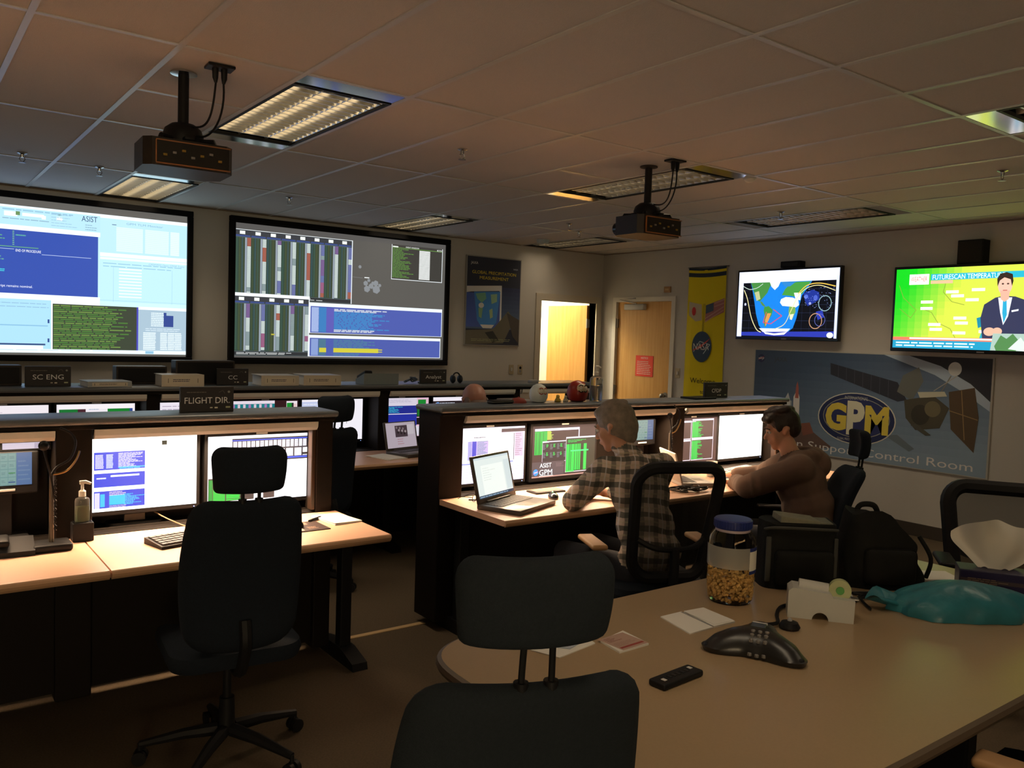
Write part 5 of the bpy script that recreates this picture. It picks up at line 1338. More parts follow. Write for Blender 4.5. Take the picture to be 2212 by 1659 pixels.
MB().box(-.11, .04, -.06, .05, .235, .262, .004, M=Matrix.Rotation(R(6), 4, 'Y')).build('papers', mat('dim_papers', (.20, .19, .13), .7, var=.4, vscale=25), t)
MB().box(.0, .12, -.05, .06, .232, .250, .004, M=Matrix.Rotation(R(-5), 4, 'Z')).build('papers', mat('dim_papers2', (.15, .15, .11), .7, var=.4, vscale=25), t)
MB().tube(smoothpath([(.0, -.12, .012), (.02, -.17, .03), (.07, -.18, .045), (.13, -.15, .035), (.13, -.12, .012)]), .005, 6).build('strap_loop', M_bag2, t, True)
t = thing('backpack', 'black backpack slumped on the table beside the grey shoulder bag', 'backpack', (3.10, 1.70, TZ), R(-37))
def bpf(a, q):
    cs, sn = math.cos(a), math.sin(a); e = .5
    top = 1-.28*q**2.5
    x = .150*math.copysign(abs(cs)**e, cs)*top+.012*math.sin(q*11)*(1 if cs > 0 else .2)-.02*q
    y = .10*math.copysign(abs(sn)**e, sn)*(1-.35*q**2)
    return (x, y+.006*math.sin(5*a+q*4), .285*q*(1-.30*max(0, cs)*q**2)+.01*math.sin(3*a)*q)
lumpy('bag_body', M_bag, t, bpf)
MB().tube(smoothpath([(-.10, 0, .27), (-.08, 0, .305), (-.03, 0, .305), (-.01, 0, .27)]), .011, 8).build('grab_handle', M_bag, t, True)
MB().box(-.10, .10, -.125, -.085, .02, .16, .025, 3).build('front_pocket', M_bag, t, True)
MB().tube(smoothpath([(.13, -.05, .20), (.17, -.07, .12), (.165, -.05, .04)]), .009, 6).build('side_strap', M_bag, t, True)
t = thing('white_folder', 'white folder on the table between the backpack and tissue box', 'folder', (3.38, 1.62, TZ), R(-35))
MB().box(-.09, .09, -.07, .07, 0, .006, .001).build('cover', mat('folder_white', (.5, .48, .44), .5), t); MB().box(-.085, .088, -.066, .066, .006, .009).build('sheets', M_paper, t)

# ================================================================== things on the near consoles
DZ = .7458
def keyboard(label, loc, rz, rows=5, cols=15, w=.43, d=.145, kc=(.05, .048, .05)):
    t = thing('keyboard', label, 'keyboard', loc, rz)
    MB().prism([(-d/2, 0), (d/2, 0), (d/2, .026), (-d/2, .012)], -w/2, w/2, axis='x').build('base', M_black, t)
    m = MB(); cw, rd = (w-.02)/cols, (d-.02)/rows
    for i in range(cols):
        for j in range(rows):
            x0 = -w/2+.01+cw*i; y0 = -d/2+.01+rd*j; z = .012+.014*(y0+d/2)/d
            m.box(x0+.0015, x0+cw-.0015, y0+.0015, y0+rd-.0015, z, z+.007)
    o = m.build('keys', mat('key_%g' % kc[0], kc, .4), t); o['kind'] = 'stuff'
    return t
keyboard('black keyboard with pale keys on the near left worktop', (1.08, 3.62, DZ), R(14), kc=(.10, .085, .085))
t = thing('notebook', 'open white notebook on the near left worktop corner', 'notebook', (1.735, 3.675, DZ), R(8))
MB().box(-.075, .075, -.105, .105, 0, .006, .001).build('pages', M_paper, t)
MB().box(-.075, .075, -.105, .105, .006, .009, .001, M=Matrix.Rotation(R(2), 4, 'Y')).build('top_page', M_paper, t)
t = thing('mouse_pad', 'dark printed mouse pad on the near left worktop', 'mouse pad', (1.53, 3.60, DZ), R(0))
MB().box(-.10, .10, -.09, .09, 0, .004, .001).build('pad', mat('pad_dark', (.05, .03, .025), .7, var=.4, vscale=40), t)
c = Canvas(.19, .17, '#33211c', .0003); c.up().rect(.5, .1, .7, .35, '#8a6a54').lines(.55, .6, .95, .85, 3, '#b08a70', .5, 1, .4).rect(.05, .7, .4, .95, '#caa98c'); c.build('print', M_print, t, loc=(0, 0, .0046), rot=(R(-90), 0, 0))
def mouse(label, loc, rz, led=None):
    t = thing('computer_mouse', label, 'mouse', loc, rz)
    MB().sphere((0, 0, .008), (.030, .052, .026), 16, 10).build('shell', M_blackg, t, True)
    MB().box(-.003, .003, .018, .034, .028, .036, .001).build('wheel', mat('mouse_wheel', (.1, .1, .1), .5, emit=led, estr=1.5) if led else M_grey, t)
mouse('black mouse lying on the dark mouse pad', (1.50, 3.62, DZ+.005), R(20))
t = thing('marker_pen', 'short dark pen beside the open white notebook', 'pen', (1.635, 3.70, DZ), R(35))
MB().cyl((-.05, 0, .008), (.04, 0, .008), .007, n=10).build('barrel', M_black, t, True); MB().cyl((.04, 0, .008), (.055, 0, .008), .008, .004, 10).build('cap', M_black, t, True)
# sanitizer pump on a black block
t = thing('pedestal_block', 'black block under the sanitizer bottle', 'stand', (.652, 3.815, DZ))
MB().box(-.040, .040, -.030, .030, 0, .078, .004).build('block', M_black, t); MB().box(-.036, .036, -.026, .026, .078, .080, .001).build('top_pad', M_blackg, t)
def pump_bottle(name, label, loc, w, d, h, liq, body):
    t = thing(name, label, 'bottle', loc)
    MB().lathe([(.92, 0), (1.0, .05), (1.0, .82), (.9, .92), (.35, 1.0)], 24, Matrix.Diagonal((w/2, d/2, h, 1))).build('bottle_body', body, t, True)
    MB().lathe([(.9, .02), (.95, .06), (.95, .60), (.95, .605)], 24, Matrix.Diagonal((w/2*.96, d/2*.96, h, 1))).build('liquid', liq, t, True)
    MB().lathe([(.014, 0), (.014, .022), (.009, .026), (.006, .03), (.006, .055)], 14, Matrix.Translation((0, 0, h))).build('pump', mat('pump_clear', (.65, .62, .55), .3), t, True)
    MB().tube([(-.01, 0, h+.058), (.012, 0, h+.060), (.032, -.005, h+.052)], [.009, .008, .005], 8).build('nozzle', MATS['pump_clear'], t, True)
    return t
M_green = mat('green_gel', (.20, .26, .08), .15, trans=.6, ior=1.3); M_clearb = mat('clear_bottle', (.75, .75, .72), .08, trans=.9, ior=1.2)
pump_bottle('sanitizer_bottle', 'green sanitizer pump bottle at the near left console divider', (.652, 3.815, DZ+.0805), .058, .042, .105, M_green, M_clearb)
pump_bottle('pump_bottle', 'tall clear pump bottle on the near right console by the red doll', (3.715, 4.02, ZT), .095, .075, .165, mat('pale_gel', (.50, .50, .52), .1, trans=.7, ior=1.3), M_clearb)
# headset stand with gooseneck
def headset_stand(label, loc, rz):
    t = thing('headset_stand', label, 'stand', loc, rz)
    MB().box(-.07, .07, -.06, .06, 0, .03, .01, 3).build('base', M_black, t, True)
    MB().cyl((0, 0, .03), (0, 0, .30), .010, .008, 12).build('pole', mat('stand_pole', (.12, .10, .08), .35, metal=.6), t, True)
    MB().tube(smoothpath([(0, 0, .30), (.02, 0, .33), (.065, 0, .36), (.085, 0, .42), (.07, 0, .46), (.03, 0, .485)]), .005, 8).build('gooseneck', M_black, t, True)
    MB().tube(smoothpath([(0, 0, .30), (.05, 0, .31), (.085, 0, .35), (.10, 0, .39)]), .004, 8).build('hook', mat('brass_hook', (.30, .20, .08), .3, metal=1), t, True)
    MB().sphere((-.03, -.02, .42), .020, 12, 8).build('foam_ball', M_black, t, True)
    MB().tube(smoothpath([(-.03, -.02, .40), (-.015, -.02, .34), (0, -.01, .27), (.01, -.01, .20)]), .004, 6).build('mic_boom', M_black, t, True)
    MB().tube([(.012+.004*math.cos(k*1.3), -.012+.004*math.sin(k*1.3), .28-.0035*k) for k in range(60)], .0025, 5).build('coiled_cord', M_black, t, True)
headset_stand('headset stand with brass hook on the near left worktop', (.525, 3.72, DZ), 0)
headset_stand('headset stand with brass hook between the plaid man and white laptop', (4.20, 3.80, DZ), 0)
t = thing('desk_phone', 'black desk phone at the lower left on the near worktop', 'phone', (.43, 3.72, DZ), R(-4))
MB().prism([(-.07, 0), (.07, 0), (.07, .05), (-.07, .02)], -.10, .035, axis='x').build('base', M_black, t)
MB().box(-.095, -.05, -.065, .065, .04, .065, .01, 3).build('handset', M_black, t, True)
# cables over the monitor foot
t = thing('monitor_cable', 'thin pale cable behind the near left keyboard', 'cable', (0, 0, 0))
MB().tube(smoothpath([(.98, 4.02, .80), (1.02, 3.95, .775), (1.08, 3.84, .752), (1.12, 3.74, .752)]), .003, 6).build('lead', mat('tan_cable', (.25, .16, .09), .5), t, True)
# big open laptop
def laptop(label, loc, rz, w, d, ang, canvas, shell, keys=True, mtl=None, lid_t=.012):
    t = thing('laptop', label, 'laptop', loc, rz)
    MB().box(-w/2, w/2, -d/2, d/2, 0, .026, .006, 2).build('base', shell, t, True)
    m = MB(); cols, rows = 15, 6
    for i in range(cols):
        for j in range(rows):
            x0 = -w/2+.03+(w-.06)/cols*i; y0 = -d*.02+d*.42/rows*j
            m.box(x0+.0015, x0+(w-.06)/cols-.0015, y0+.0015, y0+d*.42/rows-.0015, .0262, .0285)
    o = m.build('keys', mat('laptop_keys', (.035, .03, .028), .5), t); o['kind'] = 'stuff'
    MB().box(-.045, .035, -d/2+.03, -d*.08, .0262, .0270, .0004).build('touchpad', mat('touchpad', (.16, .12, .09), .35), t)
    M = Matrix.Translation((0, d/2-.012, .024)) @ Matrix.Rotation(R(-ang), 4, 'X')
    h = w*.66
    li = MB().box(-w/2, w/2, 0, lid_t, .0, h, .005).build('lid', shell, t, True); li.matrix_local = M
    canvas.w, canvas.h = canvas.w, canvas.h
    cv = canvas.build('display', mtl or M_disp, li, loc=(0, -.0008, h/2+.006))
    MB().box(-w*.3, w*.3, -d/2-.0005+d-.02, d/2-.003, .024, .036, .003).build('hinge', shell, t)
    return t
M_lap = mat('laptop_dark', (.075, .065, .058), .35); M_lapw = mat('laptop_silver', (.38, .36, .32), .4)
c = Canvas(.345, .215, '#dfe8e4'); c.up().rect(.16, .2, .80, .93, '#eef4ee').rect(.0, .93, 1, 1, '#2c3c50').rect(0, 0, 1, .05, '#ccd8dc').rect(.83, .15, 1, .9, '#d0dcdc')
c.up().lines(.02, .945, .9, .985, 1, '#8ca8c0', .9, 1, .6).lines(.2, .25, .6, .6, 6, '#dce4dc', .4, .9, .3)
laptop('large dark open laptop with a white page on the right worktop', (2.70, 3.505, DZ), R(22), .385, .265, 14, c, M_lap, mtl=attr_mat('lit_laptop', 1.0))
c = Canvas(.26, .165, '#e0d8dc'); c.up().rect(0, 0, 1, .12, '#c8c4c0').rect(.05, .2, .95, .9, '#ece8ec')
laptop('small silver laptop with raised lid seen from the side', (4.165, 3.585, DZ), R(62), .30, .22, 16, c, M_lapw, mtl=attr_mat('lit_dim_laptop', .55))
c = Canvas(.30, .19, '#cfc0cc'); c.up().rect(.3, .12, .72, .58, '#4c3c44').rect(.72, .1, .95, .5, '#dfd4dc').lines(.35, .62, .7, .9, 3, '#c08c98', .5, 1, .3)
for k in range(9): c.up().ell(.36+.04*k*.9, .2+.28*((k*37) % 10)/10, .03, .05, ('#8c7c80', '#2a2024', '#b0a0a4')[k % 3])
lp = laptop('tilted laptop with a photo on its lit lid at the far console', (3.17, 5.42, DZ), R(14), .33, .24, 12, c, M_lap, mtl=attr_mat('lit_far_laptop', .6))
mouse('black mouse with a green glow beside the big laptop', (3.03, 3.60, DZ), R(-30), led=(.1, 1, .3))
t = thing('numeric_keypad', 'small black keypad next to the mouse on the right worktop', 'keypad', (3.20, 3.58, DZ), R(-18))
MB().box(-.05, .05, -.06, .06, 0, .016, .004).build('base', M_black, t)
m = MB()
for i in range(4):
    for j in range(5): m.box(-.042+.021*i, -.026+.021*i, -.052+.021*j, -.035+.021*j, .016, .022)
m.build('keys', mat('keypad_keys', (.06, .055, .05), .4), t)
keyboard('black keyboard at the elbow of the man in the plaid shirt', (3.50, 3.66, DZ), R(-8), w=.40, kc=(.045, .04, .035))
t = thing('tablet_tray', 'flat dark tray in front of the green table monitor', 'tray', (3.12, 3.775, DZ), R(-2))
MB().box(-.11, .11, -.05, .05, 0, .010, .003).build('tray', M_black, t); MB().box(-.095, .095, -.038, .038, .010, .0125, .001).build('inset', mat('tray_inset', (.14, .11, .10), .3), t)
t = thing('eyeglasses', 'folded eyeglasses beside the big open laptop', 'glasses', (2.585, 3.72, DZ), R(30))
for s in (-1, 1):
    MB().tube([(s*.032+.024*math.cos(R(a)), 0, .026+.02*math.sin(R(a))) for a in range(0, 360, 30)], .002, 6, closed=True).build('rim', M_black, t, True)
    MB().tube(smoothpath([(s*.056, 0, .032), (s*.058, .06, .03), (s*.03, .10, .012)]), .002, 6).build('temple', M_black, t, True)
MB().cyl((-.008, 0, .03), (.008, 0, .03), .002, n=6).build('bridge', M_black, t)
t = thing('laptop_power_lead', 'thin dark lead curling beside the big open laptop', 'cable', (0, 0, DZ))
MB().tube(smoothpath([(2.56, 3.76, .006), (2.60, 3.68, .012), (2.53, 3.62, .006), (2.56, 3.56, .006), (2.55, 3.50, .012)]), .004, 6).build('lead', M_black, t, True)
# second right position
keyboard('silver keyboard before the person in the hoodie', (4.86, 3.72, DZ), R(10), w=.42, kc=(.22, .20, .19))
t = thing('drinking_cup', 'clear plastic cup in front of the four window monitor', 'cup', (4.52, 3.70, DZ))
MB().lathe([(.028, 0), (.030, .002), (.038, .10), (.040, .102), (.0385, .104), (.036, .10), (.028, .006)], 20, cap=False).build('cup_body', mat('cup_plastic', (.7, .66, .6), .2, alpha=.6), t, True)
MB().lathe([(.0275, .004), (.034, .06)], 20).build('drink', mat('cup_drink', (.2, .13, .08), .3), t, True)
t = thing('notebook', 'closed pale notebook at the elbow of the person in the hoodie', 'notebook', (4.53, 3.47, DZ), R(28))
MB().box(-.07, .07, -.10, .10, 0, .014, .002).build('cover', mat('note_cover', (.45, .43, .44), .5), t); MB().box(-.066, .071, -.096, .096, .003, .011).build('pages', M_paper, t)
t = thing('marker_pen', 'pale pen lying by the hand of the person in the hoodie', 'pen', (4.70, 3.52, DZ), R(20))
MB().cyl((-.065, 0, .007), (.05, 0, .007), .006, n=10).build('barrel', M_lgrey, t, True); MB().cyl((.05, 0, .007), (.068, 0, .007), .0065, .003, 10).build('cap', M_grey, t, True)
t = thing('cable_heap', 'dark cables piled on the worktop behind the mesh chair', 'cable', (3.92, 3.40, DZ))
rn = random.Random(8)
for k in range(3): MB().tube(smoothpath([(rn.uniform(-.14, .14), rn.uniform(-.08, .08), .006+rn.uniform(0, .025)) for _ in range(9)], 5), .005, 6).build('lead', M_black, t, True)
# dolls and trinkets on the near right console top
def doll(label, loc, r, body, face, rz, dark):
    t = thing('round_doll', label, 'doll', loc, rz)
    MB().lathe([(.55, 0), (.78, .10), (.98, .55), (1.0, .95), (.90, 1.40), (.62, 1.78), (.25, 1.96), (.02, 2.0)], 28, Matrix.Scale(r, 4)).build('body', body, t, True)
    fc = MB().sphere((0, -.70*r, 1.22*r), (.58*r, .36*r, .50*r), 18, 12).build('face', face, t, True)
    for s in (-1, 1):
        MB().sphere((s*.24*r, -1.02*r, 1.30*r), (.13*r, .05*r, .13*r), 12, 8).build('eye', M_paper, fc, True)
        MB().tube(smoothpath([(s*.08*r, -1.06*r, 1.50*r), (s*.28*r, -1.0*r, 1.60*r), (s*.46*r, -.9*r, 1.48*r)], 4), .05*r, 6).build('eyebrow', dark, fc, True)
        MB().tube(smoothpath([(s*.06*r, -1.06*r, 1.02*r), (s*.28*r, -1.0*r, .92*r), (s*.46*r, -.88*r, 1.08*r)], 4), .05*r, 6).build('beard_stroke', dark, fc, True)
    return t
M_red = mat('red_lacquer', (.30, .022, .014), .35); M_cream = mat('cream_face', (.62, .52, .36), .5); M_wht = mat('white_lacquer', (.55, .60, .60), .35)
doll('white round doll on the near right console top', (3.235, 4.02, ZT), .058, M_wht, mat('pale_face', (.62, .60, .50), .5), R(-8), mat('red_mark', (.35, .05, .04), .5))
doll('larger red round doll on the near right console top', (3.555, 4.02, ZT), .068, M_red, M_cream, R(-8), M_black)
def figurine(label, loc, r, m, m2):
    t = thing('small_figurine', label, 'figurine', loc)
    MB().lathe([(.8, 0), (1, .3), (.9, .9), (.5, 1.3)], 14, Matrix.Scale(r, 4)).build('body', m, t, True)
    MB().sphere((0, 0, 1.75*r), (.62*r, .62*r, .62*r), 12, 8).build('head', m2, t, True)
figurine('tiny yellow figurine between the two round dolls', (3.375, 4.0, ZT), .020, mat('yellow_toy', (.40, .28, .03), .4), mat('yellow_toy2', (.45, .33, .06), .4))
figurine('tiny pale figurine between the two round dolls', (3.44, 4.0, ZT), .017, mat('pale_toy', (.35, .33, .26), .4), MATS['pale_toy'])
t = thing('red_cap', 'small flat red cap left of the white round doll', 'cap', (3.08, 4.02, ZT))
MB().lathe([(.05, 0), (.048, .012), (.035, .026), (.01, .032)], 20).build('crown', mat('cap_red', (.22, .03, .02), .7), t, True); MB().sphere((0, 0, .032), .006, 8, 6).build('button', MATS['cap_red'], t, True)
t = thing('glasses_case', 'long black case lying left of the red cap on the console', 'case', (2.93, 4.0, ZT), R(4))
MB().box(-.085, .085, -.03, .03, 0, .024, .010, 3).build('shell', M_black, t, True); MB().box(-.086, .086, -.031, .031, .011, .0125, .0005).build('seam', M_grey, t)
t = thing('tablet', 'black tablet lying left of the CFDP sign on the console top', 'tablet', (4.68, 3.98, ZT), R(3))
MB().box(-.12, .12, -.07, .07, 0, .014, .004).build('body', M_black, t); MB().box(-.108, .108, -.060, .060, .014, .0148, .0004).build('glass', M_blackg, t)
t = thing('paper_sheets', 'pale papers on the far worktop beside the tilted laptop', 'paper', (2.93, 5.38, DZ), R(12))
MB().box(-.10, .10, -.13, .13, 0, .004, .001).build('sheet', M_paper, t); MB().box(-.09, .09, -.12, .12, .004, .007, .001, M=Matrix.Rotation(R(9), 4, 'Z')).build('sheet', M_paper, t)
# ================================================================== people
def unit_sphere(nu=14, nv=9):
    return MB().sphere((0, 0, 0), 1.0, nu, nv)
US = unit_sphere()
USV = np.array(US.v)
def rotm(rx=0, ry=0, rz=0):
    from mathutils import Euler
    return Euler((R(rx), R(ry), R(rz))).to_matrix()
def cap_mesh(mb, p, q, r1, r2):
    bm = bmesh.new()
    for c, r in ((p, r1), (q, r2)):
        for v in USV: bm.verts.new((c[0]+v[0]*r, c[1]+v[1]*r, c[2]+v[2]*r))
    h = bmesh.ops.convex_hull(bm, input=bm.verts[:])
    bmesh.ops.delete(bm, geom=list({g for g in h['geom_interior'] if isinstance(g, bmesh.types.BMVert)}), context='VERTS')
    mb.bm(bm)
def body_mesh(name, prims, voxel, mats, parent, smooth=5):
    """prims fused into one continuous skin; faces take the material of the nearest prim"""
    mb = MB()
    for pr in prims:
        if pr[0] == 'c': cap_mesh(mb, pr[1], pr[2], pr[3], pr[4])
        else:
            M3 = pr[3]; mb.add([tuple(Vector(pr[1])+M3 @ Vector((v[0]*pr[2][0], v[1]*pr[2][1], v[2]*pr[2][2]))) for v in USV], US.f)
    me = mb.mesh(name); o = link(name, me)
    rm = o.modifiers.new('fuse', 'REMESH'); rm.mode = 'VOXEL'; rm.voxel_size = voxel; rm.use_smooth_shade = True
    sm = o.modifiers.new('soften', 'SMOOTH'); sm.iterations = smooth; sm.factor = .5
    dg = bpy.context.evaluated_depsgraph_get(); dg.update()
    new = bpy.data.meshes.new_from_object(o.evaluated_get(dg))
    o.modifiers.clear(); o.data = new; new.name = name
    new.materials.clear()
    names = list(mats)
    for k in names: new.materials.append(mats[k])
    n = len(new.polygons); ce = np.empty(n*3); new.polygons.foreach_get('center', ce); ce = ce.reshape(-1, 3)
    best = np.full(n, 1e9); idx = np.zeros(n, dtype=np.int32)
    for pr in prims:
        if pr[0] == 'c':
            p, q = np.array(pr[1], float), np.array(pr[2], float); d = q-p; L = max(d@d, 1e-9)
            tt = np.clip((ce-p)@d/L, 0, 1); dist = np.linalg.norm(ce-(p+tt[:, None]*d), axis=1)-(pr[3]+(pr[4]-pr[3])*tt); tg = pr[5]
        else:
            M3 = np.array(pr[3]); l = (ce-np.array(pr[1], float)) @ M3; k = np.linalg.norm(l/np.array(pr[2]), axis=1); dist = (k-1)*min(pr[2]); tg = pr[4]
        w = dist < best; best[w] = dist[w]; idx[w] = names.index(tg)
    new.polygons.foreach_set('material_index', idx)
    new.polygons.foreach_set('use_smooth', [True]*n)
    new.update()
    if parent: o.parent = parent
    return o
def hand_prims(wrist, fwd, up, s=1.0, side=1, tag_='skin', curl=.5):
    """palm, four unequal bent fingers and a thumb"""
    f = Vector(fwd).normalized(); u = Vector(up).normalized(); r = f.cross(u).normalized()*side
    w = Vector(wrist); out = []
    pc = w+f*.045*s
    for k in (-1, 0, 1): out.append(('c', w+r*.012*k*s, w+f*.085*s+r*.026*k*s, .016*s, .013*s, tag_))
    for k, L in zip((-1.5, -.5, .5, 1.5), (.062, .075, .080, .070)):
        b = w+f*.088*s+r*.0185*k*s; m = b+(f*(1-.35*curl)-u*.6*curl)*L*.5*s; e = m+(f*(1-.9*curl)-u*1.1*curl)*L*.5*s
        out += [('c', b, m, .0092*s, .0085*s, tag_), ('c', m, e, .0085*s, .0070*s, tag_)]
    tb = w+f*.03*s+r*.03*s; tm = tb+(f*.7+r*.8)*.032*s; te = tm+(f*.95+r*.15-u*.2)*.03*s
    out += [('c', w+f*.01*s, tb, .014*s, .012*s, tag_), ('c', tb, tm, .012*s, .010*s, tag_), ('c', tm, te, .010*s, .008*s, tag_)]
    return out
def head_prims(c, face_dir, tilt_down, s=1.0, tag_='skin'):
    """skull, jaw, nose, brow, ears and lips; c = centre of the skull"""
    f = Vector((face_dir[0], face_dir[1], 0)).normalized(); yaw = math.degrees(math.atan2(f.x, f.y))
    M3 = rotm(0, 0, -yaw) @ rotm(-tilt_down, 0, 0)
    def P(x, y, z): return Vector(c)+M3 @ Vector((x*s, y*s, z*s))
    pr = [('e', P(0, -.012, .028), (.076*s, .095*s, .090*s), M3, tag_), ('e', P(0, .030, -.030), (.060*s, .062*s, .080*s), M3, tag_),
          ('c', P(0, .050, -.085), P(0, .058, -.092), .030*s, .026*s, tag_),
          ('c', P(0, .088, .0), P(0, .108, -.030), .009*s, .014*s, tag_), ('c', P(-.035, .078, .022), P(.035, .078, .022), .014*s, .014*s, tag_),
          ('c', P(-.018, .088, -.062), P(.018, .088, -.062), .010*s, .010*s, tag_),
          ('e', P(-.045, .055, -.025), (.022*s, .022*s, .024*s), M3, tag_), ('e', P(.045, .055, -.025), (.022*s, .022*s, .024*s), M3, tag_)]
    for sx in (-1, 1):
        pr += [('c', P(sx*.078, -.008, .012), P(sx*.084, -.020, .010), .013*s, .014*s, tag_), ('c', P(sx*.080, -.014, .018), P(sx*.074, .0, -.022), .012*s, .009*s, tag_)]
    return pr, P, M3
def eyes(parent, P, M3, s=1.0, brow=None):
    for sx in (-1, 1):
        MB().sphere((0, 0, 0), .0115*s, 12, 8, Matrix.Translation(P(sx*.031, .080, .004))).build('eye', mat('eye_white', (.6, .58, .55), .2), parent, True)
        MB().sphere((0, 0, 0), .006*s, 10, 6, Matrix.Translation(P(sx*.031, .088, .004))).build('iris', mat('iris_dark', (.03, .02, .015), .2), parent, True)
        if brow: MB().tube([P(sx*.014, .094, .024), P(sx*.032, .094, .029), P(sx*.050, .080, .022)], .0042*s, 6).build('eyebrow', brow, parent, True)

def hair_shell(name, m, parent, P, M3, s, parts, voxel=.007):
    pr = [('e', P(*c), tuple(x*s for x in r), M3, 'hair') for c, r in parts]
    return body_mesh(name, pr, voxel, {'hair': m}, parent, 3)

# plaid flannel: crossing bands in the shirt's own coordinates
def plaid_mat():
    m = bpy.data.materials.new('plaid_flannel'); m.use_nodes = True; nt = m.node_tree
    b = nt.nodes['Principled BSDF']; b.inputs['Roughness'].default_value = .9; b.inputs['Specular IOR Level'].default_value = .15
    tc = nt.nodes.new('ShaderNodeTexCoord'); mp = nt.nodes.new('ShaderNodeMapping')
    mp.inputs['Rotation'].default_value = (R(8), R(-9), R(0))
    nt.links.new(tc.outputs['Object'], mp.inputs['Vector'])
    nz = nt.nodes.new('ShaderNodeTexNoise'); nz.inputs['Scale'].default_value = 7; nt.links.new(tc.outputs['Object'], nz.inputs['Vector'])
    ad = nt.nodes.new('ShaderNodeMix'); ad.data_type = 'VECTOR'; ad.inputs['Factor'].default_value = .035
    nt.links.new(mp.outputs['Vector'], ad.inputs['A']); nt.links.new(nz.outputs['Color'], ad.inputs['B'])
    sx = nt.nodes.new('ShaderNodeSeparateXYZ'); nt.links.new(ad.outputs['Result'], sx.inputs[0])
    def math_(op, a, bv=None, v=None):
        n = nt.nodes.new('ShaderNodeMath'); n.operation = op
        nt.links.new(a, n.inputs[0])
        if bv is not None: nt.links.new(bv, n.inputs[1])
        if v is not None: n.inputs[1].default_value = v
        return n.outputs[0]
    xs = math_('ADD', math_('MULTIPLY', sx.outputs['X'], v=.82), math_('MULTIPLY', sx.outputs['Y'], v=-.57))
    def band(coord, period, lo, hi):
        fr = math_('FRACT', math_('DIVIDE', coord, v=period))
        return math_('MULTIPLY', math_('GREATER_THAN', fr, v=lo), math_('LESS_THAN', fr, v=hi))
    hz, vt = band(sx.outputs['Z'], .066, .0, .40), band(xs, .066, .0, .34)
    hz2, vt2 = band(sx.outputs['Z'], .066, .62, .74), band(xs, .066, .62, .72)
    def mixc(fac, a, bcol, k):
        mx = nt.nodes.new('ShaderNodeMix'); mx.data_type = 'RGBA'
        mf = math_('MULTIPLY', fac, v=k); nt.links.new(mf, mx.inputs['Factor'])
        if isinstance(a, tuple): mx.inputs['A'].default_value = a
        else: nt.links.new(a, mx.inputs['A'])
        mx.inputs['B'].default_value = bcol; return mx.outputs['Result']
    c0 = mixc(hz, (.62, .50, .42, 1), (.045, .055, .048, 1), .78)
    c1 = mixc(vt, c0, (.045, .060, .050, 1), .62)
    c2 = mixc(hz2, c1, (.5, .45, .3, 1), .5)
    c3 = mixc(vt2, c2, (.75, .75, .8, 1), .55)
    nt.links.new(c3, b.inputs['Base Color'])
    n2 = nt.nodes.new('ShaderNodeTexNoise'); n2.inputs['Scale'].default_value = 14; nt.links.new(tc.outputs['Object'], n2.inputs['Vector'])
    bp = nt.nodes.new('ShaderNodeBump'); bp.inputs['Strength'].default_value = .5; bp.inputs['Distance'].default_value = .02
    nt.links.new(n2.outputs['Fac'], bp.inputs['Height']); nt.links.new(bp.outputs['Normal'], b.inputs['Normal'])
    return m
M_plaid = plaid_mat()
M_jeans = mat('dark_trousers', (.020, .022, .030), .9, bump=.4, bscale=40)
M_hood = mat('brown_hoodie', (.14, .085, .06), .92, bump=.6, bscale=16, var=.15, vscale=12)
M_greyh = mat('grey_hair', (.20, .165, .125), .6, bump=.8, bscale=90, var=.55, vscale=35)
M_darkh = mat('dark_brown_hair', (.022, .012, .008), .55, bump=.8, bscale=80, var=.4, vscale=30)
M_shoe = mat('black_shoe', (.015, .014, .013), .5)

def V(*a): return Vector(a)
